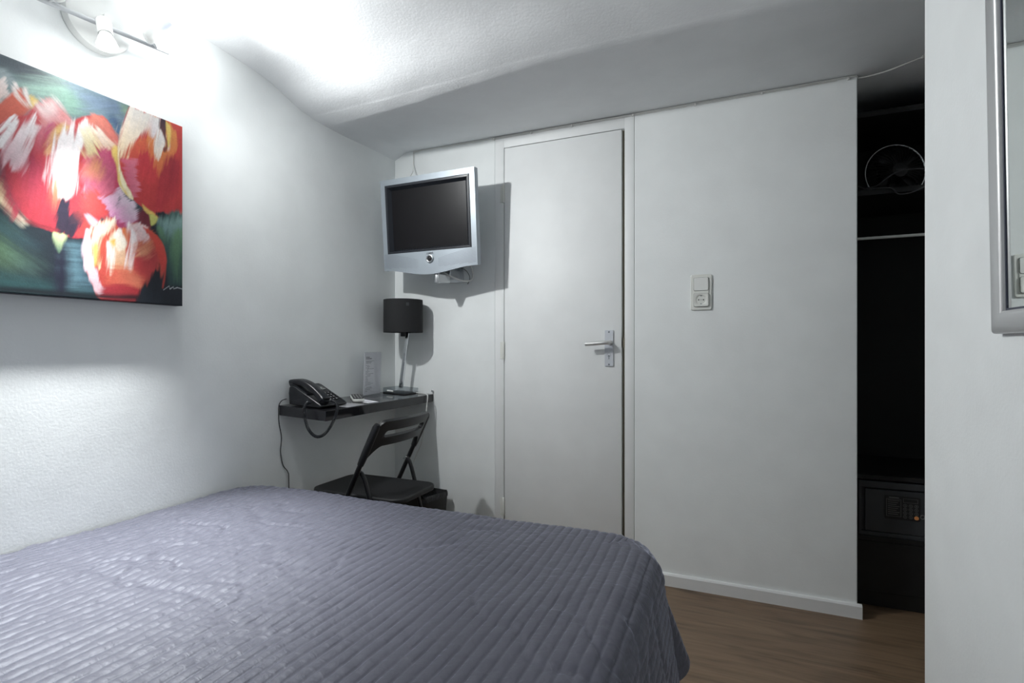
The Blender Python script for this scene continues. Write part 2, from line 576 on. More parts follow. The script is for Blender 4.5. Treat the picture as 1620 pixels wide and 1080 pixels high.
# ceiling: low strip along the back wall, a rough lip, then the higher main field that curves up from the lip
def ceil_profile(x):
    ch = max(0.0, 1.0 - x / 1.25)
    w1 = 0.012 * math.sin(3.1 * x + .4) + 0.006 * math.sin(9.7 * x)
    yl = -0.530 - 0.075 * min(1, x / 0.9) - 0.045 * min(1, max(0, x - .5) / .8) + w1 * .5
    yu = yl - (0.072 * ch + 0.024) + w1 * .4 * ch
    zl = 2.050
    zu = 2.0525 + 0.004 * ch
    cove = max(0.0, 1 - x / 0.07)
    P = [(0.66, H), (0.0, H + 0.003 - .035 * cove), (-0.12, H - .004 - .03 * cove), (-0.26, H - .018 - .022 * cove), (-0.40, H - .034 - .014 * cove), (yl + .05, zl + .006 - .006 * cove), (yl + .012, zl + .001), (yl, zl + .001), (yl - .006, zl + .0015)]
    P += [(yu + .004, zu), (yu, zu + .001), (yu - .012, zu + .003)]
    for dy, dz in ((.05, .010), (.09, .019), (.13, .030), (.17, .042), (.21, .052), (.26, .061), (.32, .067), (.40, .072), (.55, .077), (.8, .083), (1.2, .088), (2.0, .09)):
        P.append((yu - dy, 2.0525 + dz))
    P.append((YN - .1, 2.145))
    return P
xs = [-0.12, 0.0, .012, .025, .04, .055, .07] + [0.1 + i * 0.05 for i in range(64)]
prof = [ceil_profile(max(0, x)) for x in xs]
X = np.array([[x] * len(prof[0]) for x in xs])
Y = np.array([[p[0] for p in pr] for pr in prof])
Z = np.array([[p[1] for p in pr] for pr in prof])
jit = (vnoise(X * 14 + 3, Y * 26 + 90, 3) - .5) * 0.004 * np.exp(-((Y + .6) / .12) ** 2) + (vnoise(X * 5 + 3, Y * 6 + 90, 4) - .5) * 0.004 * (Y < -.6)
Z = Z + jit
me = grid_mesh('ceiling', X, Y, Z)
o = struct('ceiling', me, 'ceil')
md = o.modifiers.new('solid', 'SOLIDIFY'); md.thickness = 0.05; md.offset = -1.0

# baseboard along the back wall, right of the door
bm = new()
prism(bm, [(0.0, 0.0), (-0.013, 0.0), (-0.013, 0.047), (-0.0085, 0.0535), (0.0, 0.055)], 2.163 - 1.296, 'x', 1.296)
struct('baseboard_back', bm, 'trim', smooth=False)
bm = new()
prism(bm, [(0.0, 0.0), (-0.013, 0.0), (-0.013, 0.047), (-0.0085, 0.0535), (0.0, 0.055)], 0.60, 'x', 0.003)
struct('baseboard_corner', bm, 'trim', smooth=False)

# door with its frame
door = bpy.data.objects.new('door_1', None)
COL.objects.link(door); door['kind'] = 'structure'
door['label'] = 'narrow plain white flush door with three hinges and a metal lever'
bm = new()
box(bm, 0.6040, 0.6520, -0.0012, 0.10, 0.0, 2.099, .0012)
box(bm, 1.2520, 1.2950, -0.0012, 0.10, 0.0, 2.099, .0012)
box(bm, 0.6521, 1.2519, -0.0012, 0.10, 2.0420, 2.099, .0012)
obj('door_frame', bm, 'door', door)
bm = new()
box(bm, 1.2400, 1.2519, 0.022, 0.09, 0.0, 2.0419)
box(bm, 0.6521, 0.6600, 0.040, 0.09, 0.0, 2.0419)
box(bm, 0.6521, 1.2519, 0.090, 0.11, 0.0, 2.0419)
obj('door_stop', bm, 'gap', door)
bm = new(); box(bm, 0.6575, 1.2380, -0.004, 0.036, 0.008, 2.0380, .002)
obj('door_slab', bm, 'door', door)
for z in (1.812, 1.031, 0.253):
    bm = new()
    lathe(bm, [(0, -.045), (.004, -.045), (.006, -.042), (.006, -.016), (.0052, -.0155), (.0052, -.0145), (.006, -.014), (.006, .014), (.0052, .0145), (.0052, .0155), (.006, .016), (.006, .042), (.004, .045), (0, .045)], 14, Matrix.Translation((0.6535, -.008, z)))
    box(bm, 0.634, 0.6535, -.0045, -.0025, z - .042, z + .042)
    obj('hinge', bm, 'cream_plastic', door)
bm = new(); box(bm, 1.2450, 1.2525, -.002, 0.0235, 1.045, 1.090)
obj('strike_plate', bm, 'gap', door)
bm = new()
prism(bm, rrect(0.040, 0.166, 0.004, 3, 1.1825, 1.0425), 0.007, 'y', -0.011)
pl = obj('handle_plate', bm, 'plate', door, bevel=.0015)
for z in (1.117, 0.968):
    bm = new(); lathe(bm, [(0, -.001), (.0042, -.001), (.0042, .0008), (.003, .0016), (0, .0016)], 12, align((0, -1, 0), (1.1825, -.0105, z)))
    obj('screw', bm, 'silver_dark', pl)
bm = new()
lathe(bm, [(.0075, -.0004), (.0085, -.0004), (.0085, .0012), (.0075, .0012)], 20, align((0, -1, 0), (1.1825, -.0105, 1.012)))
lathe(bm, [(0, -.001), (.0032, -.001), (.0032, .0018), (0, .0018)], 12, align((0, -1, 0), (1.1825, -.0105, 1.008)))
box(bm, 1.1812, 1.1838, -.0128, -.0110, 0.992, 1.006)
obj('latch_indicator', bm, 'silver_dark', pl)
bm = new()
lathe(bm, [(0, 0), (.0125, 0), (.0125, .004), (.0105, .008), (.0, .008)], 20, align((0, -1, 0), (1.1885, -.010, 1.068)))
path = smooth_path([(1.1885, -.012, 1.068), (1.1885, -.035, 1.068), (1.1865, -.0475, 1.0680), (1.176, -.0535, 1.0675), (1.150, -.055, 1.0655), (1.110, -.054, 1.0625), (1.083, -.0535, 1.0610)], 6)
tube(bm, path, [.0085 + .0012 * (i / len(path)) for i in range(len(path))], 12)
obj('lever', bm, 'lever', pl)


# ------------------------------------------------------------------ painting on the left wall
PY0, PZ0, PW, PH, PT = -1.82, 1.183, 0.60, 0.59, 0.035
pic = thing('tulip_painting', 'square canvas print of red and white tulips hanging under the wall lamp', 'painting', (0, PY0 + PW / 2, PZ0))

STROKES = [
([(0.115,1),(0.497,1.037),(1.003,1.002),(1.003,0.756),(0.115,0.498)],(96,118,128),(128,158,158),15,0.03,0.05,1),
([(0.197,1.015),(0.253,1.031),(0.372,1.014),(0.413,0.971),(0.313,0.912),(0.262,0.931),(0.197,0.92)],(70,82,92),(80,95,105),20,0.03,0.04,1),
([(0.3,0.91),(0.413,0.971),(0.502,0.964),(0.523,0.925),(0.482,0.847),(0.413,0.878),(0.335,0.871)],(125,172,152),(150,190,175),15,0.03,0.05,1),
([(0.482,0.985),(0.608,0.995),(0.723,1.002),(0.723,0.936),(0.598,0.908),(0.523,0.914)],(96,118,150),(120,145,165),25,0.03,0.06,1),
([(0.628,0.895),(0.657,0.914),(0.692,0.881),(0.687,0.815),(0.657,0.842)],(70,95,130),(80,110,140),40,0.015,0.04,1),
([(0.687,0.99),(0.728,0.995),(0.717,0.951),(0.698,0.949)],(130,165,140),(130,165,140),30,0.02,0.02,1),
([(0.205,0.924),(0.237,0.939),(0.258,0.924),(0.275,0.907),(0.258,0.88),(0.205,0.859)],(150,168,172),(150,168,172),40,0.012,0.02,1),
([(0.115,0.398),(0.355,0.381),(0.713,0.407),(1.038,0.553),(1.038,-0.054),(0.115,-0.054)],(32,42,56),(30,44,52),20,0.02,0.03,1),
([(0.198,0.231),(0.245,0.239),(0.297,0.186),(0.352,0.12),(0.277,0.088),(0.198,0.119)],(92,128,88),(70,100,92),-35,0.05,0.06,1),
([(0.198,0.078),(0.253,0.08),(0.395,0.066),(0.598,0.059),(0.568,0.02),(0.352,0.017),(0.198,0.012)],(46,92,94),(36,70,76),-8,0.03,0.03,1),
([(0.46,0.22),(0.527,0.249),(0.537,0.169),(0.578,0.069),(0.508,0.056),(0.46,0.068)],(70,104,122),(96,136,150),5,0.03,0.05,1),
([(0.198,0.307),(0.228,0.314),(0.285,0.273),(0.352,0.217),(0.293,0.207),(0.198,0.256)],(52,92,92),(44,70,80),-35,0.04,0.05,1),
([(0.423,0.197),(0.46,0.215),(0.465,0.022),(0.418,0.019)],(34,36,58),(34,36,58),90,0.02,0.02,1),
([(0.198,0.473),(0.237,0.464),(0.257,0.408),(0.285,0.358),(0.322,0.317),(0.302,0.298),(0.253,0.349),(0.228,0.369),(0.198,0.402)],(238,206,150),(215,205,180),-45,0.012,0.03,1),
([(0.205,0.785),(0.228,0.795),(0.267,0.861),(0.292,0.885),(0.327,0.822),(0.305,0.763),(0.287,0.712),(0.228,0.666),(0.205,0.658)],(222,92,58),(205,80,62),55,0.01,0.03,1),
([(0.325,0.866),(0.353,0.858),(0.353,0.834),(0.335,0.815)],(236,196,84),(236,196,84),60,0.01,0.02,1),
([(0.205,0.876),(0.228,0.886),(0.245,0.905),(0.25,0.881),(0.263,0.847),(0.253,0.827),(0.237,0.81),(0.228,0.795),(0.205,0.775)],(240,226,222),(228,190,180),60,0.006,0.03,1),
([(0.263,0.875),(0.282,0.903),(0.297,0.859),(0.333,0.824),(0.315,0.808),(0.292,0.824),(0.273,0.842)],(244,232,228),(230,180,165),-50,0.006,0.04,1),
([(0.303,0.883),(0.318,0.9),(0.328,0.841),(0.333,0.825),(0.318,0.831)],(240,228,222),(240,228,222),-60,0.006,0.02,1),
([(0.228,0.707),(0.27,0.751),(0.323,0.786),(0.355,0.842),(0.412,0.853),(0.46,0.8),(0.522,0.856),(0.613,0.893),(0.662,0.819),(0.68,0.715),(0.678,0.605),(0.627,0.466),(0.573,0.346),(0.517,0.286),(0.448,0.283),(0.36,0.305),(0.303,0.347),(0.257,0.437),(0.233,0.563),(0.19,0.678)],(206,52,58),(196,40,62),80,0.005,0.008,1),
([(0.213,0.659),(0.233,0.636),(0.245,0.554),(0.258,0.459),(0.297,0.349),(0.275,0.327),(0.242,0.405),(0.228,0.505),(0.213,0.575)],(150,28,62),(175,40,66),70,0.02,0.04,1),
([(0.3,0.578),(0.34,0.619),(0.372,0.573),(0.372,0.459),(0.335,0.392),(0.305,0.451)],(172,36,74),(196,46,72),85,0.03,0.06,1),
([(0.283,0.71),(0.318,0.78),(0.358,0.839),(0.382,0.771),(0.358,0.717),(0.313,0.727)],(214,62,70),(200,50,70),50,0.01,0.03,1),
([(0.358,0.839),(0.398,0.883),(0.438,0.864),(0.482,0.836),(0.497,0.803),(0.472,0.785),(0.418,0.78),(0.395,0.754),(0.367,0.754)],(228,128,128),(222,150,150),-40,0.01,0.03,1),
([(0.358,0.836),(0.4,0.883),(0.428,0.875),(0.44,0.847),(0.428,0.81),(0.395,0.785),(0.37,0.8)],(244,226,224),(232,170,172),-45,0.02,0.05,1),
([(0.353,0.715),(0.385,0.749),(0.382,0.68),(0.372,0.631),(0.34,0.642)],(222,120,140),(206,70,90),80,0.02,0.04,1),
([(0.382,0.742),(0.402,0.778),(0.418,0.763),(0.407,0.7),(0.383,0.678)],(196,54,118),(206,60,110),75,0.01,0.03,1),
([(0.417,0.756),(0.467,0.788),(0.418,0.705),(0.395,0.644),(0.385,0.658)],(240,206,110),(238,180,120),60,0.015,0.03,1),
([(0.542,0.859),(0.58,0.89),(0.623,0.886),(0.657,0.842),(0.68,0.819),(0.67,0.771),(0.647,0.734),(0.602,0.727),(0.568,0.776)],(226,124,104),(220,108,96),-45,0.008,0.03,1),
([(0.568,0.805),(0.585,0.831),(0.607,0.825),(0.628,0.8),(0.67,0.78),(0.638,0.739),(0.607,0.736)],(246,230,216),(240,200,170),-45,0.012,0.05,1),
([(0.532,0.678),(0.58,0.714),(0.607,0.732),(0.652,0.732),(0.677,0.669),(0.68,0.561),(0.652,0.525),(0.595,0.493),(0.532,0.483)],(214,80,124),(222,104,130),60,0.012,0.04,1),
([(0.628,0.731),(0.657,0.734),(0.68,0.646),(0.68,0.554),(0.66,0.563),(0.657,0.664)],(206,52,110),(200,50,90),85,0.012,0.03,1),
([(0.527,0.5),(0.58,0.527),(0.623,0.483),(0.64,0.424),(0.58,0.39),(0.527,0.397)],(224,78,74),(220,60,60),-50,0.02,0.05,1),
([(0.513,0.595),(0.555,0.658),(0.587,0.686),(0.603,0.586),(0.523,0.561)],(236,160,90),(226,110,120),70,0.02,0.05,1),
([(0.222,0.653),(0.258,0.747),(0.263,0.732),(0.282,0.756),(0.283,0.71),(0.258,0.634),(0.237,0.6)],(246,240,242),(246,240,242),62,0.006,0.04,1),
([(0.262,0.636),(0.313,0.727),(0.348,0.788),(0.353,0.759),(0.363,0.741),(0.335,0.675),(0.32,0.612),(0.307,0.563),(0.278,0.525),(0.25,0.539),(0.242,0.585)],(248,244,246),(232,190,200),72,0.012,0.07,1),
([(0.405,0.653),(0.423,0.719),(0.468,0.788),(0.472,0.749),(0.513,0.827),(0.548,0.815),(0.533,0.71),(0.515,0.62),(0.502,0.525),(0.472,0.463),(0.418,0.459),(0.4,0.536)],(250,247,248),(240,220,222),84,0.012,0.08,1),
([(0.523,0.805),(0.555,0.817),(0.583,0.754),(0.573,0.695),(0.538,0.676),(0.523,0.719)],(246,236,206),(240,214,150),-55,0.012,0.05,1),
([(0.405,0.502),(0.423,0.525),(0.438,0.431),(0.423,0.373),(0.408,0.422)],(236,150,96),(220,80,70),85,0.015,0.05,1),
([(0.43,0.432),(0.442,0.449),(0.465,0.444),(0.47,0.386),(0.508,0.402),(0.532,0.395),(0.532,0.378),(0.508,0.337),(0.488,0.283),(0.432,0.298),(0.427,0.376)],(44,40,62),(52,40,60),75,0.008,0.05,1),
([(0.47,0.386),(0.513,0.437),(0.568,0.41),(0.537,0.368),(0.508,0.344)],(206,66,66),(70,46,62),35,0.015,0.09,1),
([(0.495,0.3),(0.518,0.341),(0.537,0.381),(0.575,0.356),(0.547,0.3),(0.513,0.286)],(232,58,50),(222,52,56),60,0.006,0.02,1),
([(0.537,0.397),(0.558,0.395),(0.593,0.366),(0.578,0.344),(0.552,0.364)],(232,180,196),(232,180,196),-50,0.008,0.02,1),
([(0.407,0.283),(0.432,0.288),(0.462,0.285),(0.45,0.246),(0.438,0.21),(0.427,0.208)],(206,218,156),(96,130,104),80,0.006,0.01,1),
([(0.312,0.314),(0.365,0.302),(0.427,0.298),(0.427,0.307),(0.37,0.315),(0.322,0.324)],(150,34,50),(150,34,50),15,0.008,0.01,1),
([(0.64,0.414),(0.692,0.456),(0.777,0.456),(0.765,0.4),(0.728,0.359),(0.647,0.342)],(196,46,96),(170,60,110),20,0.02,0.03,1),
([(0.59,0.493),(0.652,0.529),(0.682,0.556),(0.678,0.497),(0.652,0.417),(0.623,0.451)],(230,196,218),(222,150,190),50,0.006,0.03,0),
([(0.682,0.556),(0.717,0.536),(0.762,0.492),(0.76,0.432),(0.717,0.397),(0.657,0.408),(0.652,0.425)],(234,212,230),(206,130,176),40,0.01,0.05,0),
([(0.768,0.447),(0.79,0.486),(0.825,0.471),(0.835,0.422),(0.828,0.366),(0.777,0.369)],(120,28,48),(130,40,58),85,0.01,0.02,1),
([(0.733,1.003),(0.802,1),(0.88,0.998),(1.01,1),(1.01,0.519),(0.977,0.49),(0.907,0.461),(0.867,0.461),(0.795,0.493),(0.743,0.527),(0.693,0.592),(0.675,0.669),(0.68,0.807),(0.703,0.912)],(212,46,46),(204,44,50),85,0.004,0.004,1),
([(0.697,0.702),(0.717,0.775),(0.733,0.807),(0.802,0.866),(0.835,0.993),(0.873,0.992),(0.907,0.988),(0.935,1),(0.97,0.951),(0.977,0.881),(0.935,0.81),(0.907,0.724),(0.87,0.688),(0.835,0.72),(0.777,0.769),(0.747,0.725)],(236,146,52),(226,104,44),85,0.012,0.06,1),
([(0.698,0.712),(0.722,0.79),(0.77,0.841),(0.808,0.861),(0.822,0.805),(0.777,0.776),(0.773,0.736)],(226,92,46),(214,60,46),88,0.01,0.05,1),
([(0.733,1.003),(0.79,1.002),(0.835,0.995),(0.822,0.927),(0.79,0.875),(0.747,0.831),(0.718,0.781),(0.7,0.717),(0.68,0.722),(0.683,0.82),(0.703,0.912)],(250,242,234),(244,214,170),75,0.01,0.06,1),
([(0.828,0.929),(0.837,0.992),(0.875,0.993),(0.878,0.949),(0.853,0.892),(0.828,0.875)],(248,242,240),(240,226,230),75,0.008,0.03,1),
([(0.843,0.881),(0.888,0.946),(0.908,0.868),(0.89,0.822),(0.867,0.766),(0.85,0.788),(0.835,0.817)],(250,248,248),(244,222,200),80,0.008,0.06,1),
([(0.88,1),(0.907,0.992),(0.91,0.954),(0.908,0.912),(0.922,0.876),(0.908,0.822),(0.895,0.837),(0.907,0.869),(0.888,0.939),(0.873,0.936)],(58,40,58),(130,62,50),85,0.004,0.02,1),
([(0.908,0.992),(0.93,0.966),(0.932,0.922),(0.922,0.854),(0.915,0.908)],(242,206,90),(242,206,90),88,0.004,0.01,1),
([(0.935,0.998),(1.01,1.002),(1.01,0.778),(0.977,0.768),(0.97,0.88),(0.963,0.947)],(212,60,52),(200,44,50),88,0.006,0.02,1),
([(0.7,0.708),(0.77,0.734),(0.763,0.658),(0.772,0.581),(0.743,0.541),(0.71,0.608)],(226,116,140),(216,90,120),8,0.008,0.05,0),
([(0.867,0.69),(0.9,0.736),(0.935,0.814),(0.977,0.775),(0.973,0.666),(0.922,0.561),(0.86,0.503),(0.857,0.605)],(168,28,48),(196,36,50),82,0.012,0.06,1),
([(0.777,0.763),(0.815,0.797),(0.84,0.737),(0.86,0.675),(0.822,0.629),(0.77,0.675)],(200,28,50),(214,44,52),80,0.012,0.06,1),
([(0.677,0.773),(0.683,0.673),(0.702,0.614),(0.737,0.551),(0.743,0.525),(0.72,0.534),(0.68,0.586),(0.673,0.695)],(252,240,200),(250,236,190),78,0.004,0.01,1),
([(0.648,0.737),(0.67,0.771),(0.677,0.669),(0.687,0.595),(0.717,0.546),(0.71,0.544),(0.678,0.593),(0.667,0.666)],(242,204,88),(242,204,88),78,0.006,0.01,1),
([(0.787,0.515),(0.812,0.498),(0.86,0.473),(0.853,0.464),(0.802,0.478)],(240,196,80),(240,196,80),30,0.005,0.01,1),
([(0.963,0.493),(1.01,0.534),(1.01,0.508),(0.935,0.468)],(228,140,130),(228,140,130),15,0.01,0.01,1),
([(0.86,0.483),(0.888,0.5),(0.925,0.481),(0.907,0.461),(0.877,0.439),(0.867,0.368),(0.827,0.373),(0.84,0.434),(0.87,0.454)],(28,34,46),(28,34,46),80,0.005,0.03,1),
([(0.825,0.471),(0.87,0.456),(0.835,0.412),(0.828,0.441)],(206,204,92),(206,204,92),60,0.004,0.01,1),
([(0.872,0.453),(1.003,0.505),(1.003,0.085),(0.933,0.09),(0.912,0.19),(0.9,0.29),(0.867,0.375)],(64,104,100),(40,70,72),85,0.01,0.02,1),
([(0.878,0.444),(0.933,0.466),(1.003,0.505),(1.003,0.42),(0.957,0.358),(0.912,0.373)],(140,180,172),(110,150,150),80,0.02,0.06,1),
([(0.937,0.388),(0.998,0.425),(0.993,0.283),(0.982,0.141),(0.957,0.139),(0.937,0.275)],(104,152,112),(70,112,88),88,0.015,0.04,1),
([(0.863,0.402),(0.878,0.417),(0.912,0.349),(0.9,0.319),(0.878,0.354)],(98,150,110),(70,100,90),70,0.01,0.02,1),
([(0.543,0.331),(0.557,0.319),(0.582,0.364),(0.627,0.398),(0.65,0.412),(0.673,0.373),(0.693,0.368),(0.717,0.371),(0.722,0.393),(0.757,0.41),(0.808,0.402),(0.823,0.385),(0.867,0.358),(0.897,0.314),(0.91,0.247),(0.905,0.2),(0.878,0.129),(0.835,0.09),(0.782,0.014),(0.605,0.002),(0.567,0.061),(0.535,0.147),(0.525,0.22),(0.535,0.297)],(220,88,56),(206,60,54),80,0.004,0.006,1),
([(0.552,0.315),(0.582,0.364),(0.65,0.41),(0.662,0.385),(0.642,0.334),(0.61,0.292),(0.588,0.197),(0.593,0.156),(0.57,0.214)],(246,232,206),(240,206,160),78,0.008,0.05,1),
([(0.655,0.337),(0.688,0.364),(0.708,0.32),(0.713,0.237),(0.732,0.171),(0.693,0.149),(0.642,0.163),(0.627,0.275)],(246,226,190),(236,160,110),86,0.012,0.06,1),
([(0.525,0.225),(0.535,0.297),(0.543,0.331),(0.553,0.292),(0.565,0.212),(0.578,0.154),(0.595,0.08),(0.623,0.053),(0.6,0.012),(0.565,0.066),(0.533,0.147)],(242,226,240),(236,190,200),80,0.005,0.02,1),
([(0.563,0.247),(0.575,0.263),(0.585,0.256),(0.587,0.175),(0.575,0.173)],(234,196,90),(234,196,90),88,0.01,0.03,1),
([(0.62,0.268),(0.638,0.286),(0.663,0.244),(0.658,0.181),(0.638,0.12),(0.627,0.141)],(250,246,244),(242,214,190),86,0.008,0.05,1),
([(0.658,0.332),(0.688,0.364),(0.708,0.322),(0.708,0.278),(0.678,0.253),(0.662,0.286)],(250,242,232),(246,230,204),80,0.006,0.03,1),
([(0.642,0.293),(0.662,0.308),(0.657,0.276)],(232,186,70),(232,186,70),60,0.005,0.01,1),
([(0.693,0.361),(0.722,0.371),(0.72,0.307),(0.708,0.315)],(232,116,46),(232,116,46),86,0.006,0.02,1),
([(0.722,0.392),(0.747,0.388),(0.762,0.342),(0.752,0.244),(0.732,0.164),(0.708,0.173),(0.722,0.281)],(250,240,242),(246,220,214),82,0.008,0.04,1),
([(0.757,0.239),(0.793,0.315),(0.835,0.346),(0.872,0.241),(0.835,0.136),(0.772,0.132),(0.742,0.178)],(188,36,58),(206,56,56),80,0.02,0.07,1),
([(0.752,0.276),(0.793,0.322),(0.823,0.383),(0.835,0.346),(0.823,0.256),(0.772,0.247)],(222,100,60),(232,150,110),40,0.02,0.06,1),
([(0.717,0.386),(0.757,0.41),(0.808,0.397),(0.822,0.354),(0.793,0.315),(0.767,0.332),(0.76,0.369)],(248,224,226),(240,190,190),60,0.008,0.04,1),
([(0.793,0.393),(0.818,0.385),(0.87,0.356),(0.907,0.269),(0.908,0.207),(0.892,0.178),(0.872,0.253),(0.84,0.336)],(226,64,42),(222,50,44),78,0.006,0.02,1),
([(0.627,0.12),(0.683,0.158),(0.752,0.146),(0.782,0.085),(0.683,0.085),(0.637,0.085)],(232,120,84),(220,90,64),4,0.02,0.06,1),
([(0.605,0.051),(0.673,0.083),(0.782,0.068),(0.775,0.014),(0.61,0.002)],(190,38,50),(176,34,50),8,0.01,0.03,1),
([(0.777,0.063),(0.818,0.122),(0.837,0.168),(0.867,0.183),(0.878,0.219),(0.888,0.097),(0.905,0.144),(0.922,0.1),(1.007,0.103),(1.007,0.003),(0.772,-0.014)],(26,32,44),(30,38,50),84,0.008,0.04,1),
([(0.888,0.097),(0.9,0.176),(0.908,0.212),(0.903,0.142),(0.893,0.093)],(206,60,44),(206,60,44),85,0.004,0.01,1),
([(0.198,0.01),(0.598,0.008),(0.753,0.014),(0.753,0.039),(0.598,0.027),(0.198,0.025)],(22,30,38),(22,30,38),5,0.012,0.01,1),
([(0.895,0.081),(0.925,0.105),(0.925,0.103),(0.895,0.078)],(220,226,230),(220,226,230),0,0.002,0,0),
([(0.925,0.105),(0.928,0.09),(0.93,0.086),(0.925,0.103)],(220,226,230),(220,226,230),0,0.002,0,0),
([(0.928,0.09),(0.947,0.103),(0.947,0.1),(0.93,0.086)],(220,226,230),(220,226,230),0,0.002,0,0),
([(0.947,0.103),(0.95,0.092),(0.95,0.09),(0.947,0.1)],(220,226,230),(220,226,230),0,0.002,0,0),
([(0.95,0.092),(0.968,0.102),(0.97,0.098),(0.95,0.09)],(220,226,230),(220,226,230),0,0.002,0,0),
([(0.968,0.102),(0.998,0.097),(0.998,0.093),(0.97,0.098)],(220,226,230),(220,226,230),0,0.002,0,0),
]


def paint_canvas(N=420):
    u, v = np.meshgrid(np.linspace(0, 1, N), np.linspace(0, 1, N), indexing='ij')
    lin = lambda c: np.array([(t / 255 / 12.92) if t <= 10 else ((t / 255 + .055) / 1.055) ** 2.4 for t in c])
    img = np.zeros((N, N, 3)) + lin((60, 78, 88))
    for si, (poly, c1, c2, ang, soft, st, sm) in enumerate(STROKES):
        pts = [(a, b) for a, b in poly]
        if sm:
            pts = [(p.x, p.y) for p in smooth_path([(a, b, 0) for a, b in pts], 4, True)]
        pa = np.array(pts)
        m = soft * 2 + st * 2
        i0, i1 = int(np.clip((pa[:, 0].min() - m) * N, 0, N)), int(np.clip((pa[:, 0].max() + m) * N + 2, 0, N))
        j0, j1 = int(np.clip((pa[:, 1].min() - m) * N, 0, N)), int(np.clip((pa[:, 1].max() + m) * N + 2, 0, N))
        if i1 <= i0 or j1 <= j0:
            continue
        U, V = u[i0:i1, j0:j1], v[i0:i1, j0:j1]
        d = np.full(U.shape, 9.0)
        ins = np.zeros(U.shape, bool)
        for (ax, ay), (bx, by) in zip(pts, pts[1:] + pts[:1]):
            ex, ey = bx - ax, by - ay
            l2 = ex * ex + ey * ey + 1e-12
            t = np.clip(((U - ax) * ex + (V - ay) * ey) / l2, 0, 1)
            d = np.minimum(d, np.hypot(U - ax - t * ex, V - ay - t * ey))
            c = ((ay > V) != (by > V)) & (U < (bx - ax) * (V - ay) / ((by - ay) if abs(by - ay) > 1e-12 else 1e-12) + ax)
            ins ^= c
        sd = np.where(ins, d, -d)
        ca, sa = math.cos(R_(ang)), math.sin(R_(ang))
        al, ac = U * ca + V * sa, -U * sa + V * ca
        n = (vnoise(ac * 95 + 31, al * 7 + 17, si) - .5) * 1.3 + (vnoise(ac * 240 + 11, al * 18 + 7, si + 50) - .5) * .7
        a = np.clip((sd + n * st * .42) / (2.8 * soft) + .5, 0, 1)
        a = a * a * (3 - 2 * a)
        # colour runs from c1 at the upper end of the stroke to c2 at the lower end
        lo, hi = al.min(), al.max()
        if ins.any():
            lo, hi = al[ins].min(), al[ins].max()
        tt = np.clip((hi - al) / (hi - lo + 1e-9) * (1 if sa >= 0 else -1) + (0 if sa >= 0 else 1), 0, 1)
        tt = np.clip(tt * 1.15 - .08 + n * .16, 0, 1)[..., None]
        col = lin(c1) * (1 - tt) + lin(c2) * tt
        col = col * (1 + n[..., None] * .10)
        img[i0:i1, j0:j1] = img[i0:i1, j0:j1] * (1 - a[..., None]) + col * a[..., None]
    img = img * .86 + (img @ np.array([.3, .55, .15]))[..., None] * .14
    # weave and dabs of the print
    g = (vnoise(u * 210, v * 210, 9) - .5) * .16 + (vnoise(u * 60, v * 60, 10) - .5) * .10
    return np.clip(img * (1 + g[..., None]) , 0, 1) * 0.70, u, v

img, pu, pv = paint_canvas()
N = pu.shape[0]
X = np.full((N, N), PT); Yc = (pu - .5) * PW; Zc = pv * PH
edge = np.minimum(np.minimum(pu, 1 - pu) * PW, np.minimum(pv, 1 - pv) * PH)
X = X - np.clip(.0025 - edge, 0, 1) ** 2 * 420
me = grid_mesh('canvas', X, Yc, Zc)
ca = me.color_attributes.new('paint', 'FLOAT_COLOR', 'POINT')
ca.data.foreach_set('color', np.concatenate([img, np.ones((N, N, 1))], -1).astype(np.float32).ravel())
cv = obj('canvas', me, 'canvas', pic)
# the print folded round the four sides
bm = new()
box(bm, 0.001, PT - .003, -PW / 2 + .0005, PW / 2 - .0005, .0005, PH - .0005)
for f in list(bm.faces):
    if f.normal.x > .9:
        bm.faces.remove(f)
M['canvas_side'] = mat('painted_canvas_edge', srgb(52, 40, 48)[:3], 0.55, bump=(420, .3, .0006))
obj('canvas_edge', bm, 'canvas_side', pic, smooth=False)

# ------------------------------------------------------------------ wall lamp with three bulbs
M['lamp_grey'] = mat('pale_grey_lamp_metal', (0.52, 0.54, 0.56), 0.35)
lamp = thing('wall_spotlight', 'white three-spot wall lamp with round plate above the tulip painting', 'lamp', (0, -1.457, 1.985))
def L_(p):
    return (p[0], p[1] + 1.457, p[2] - 1.985)
bm = new()
lathe(bm, [(0, 0), (.083, 0), (.086, .004), (.086, .020), (.083, .025), (.078, .0265), (0, .0275)], 56, align((1, 0, 0)))
obj('mounting_plate', bm, 'white_plastic', lamp)
bm = new(); lathe(bm, [(0, .026), (.012, .026), (.012, .066), (0, .066)], 20, align((1, 0, 0)))
obj('post', bm, 'white_plastic', lamp)
bm = new()
tube(bm, [L_((.062, -1.626, 1.9405)), L_((.062, -1.285, 1.9755))], .0062, 12)
obj('bar', bm, 'lamp_grey', lamp)
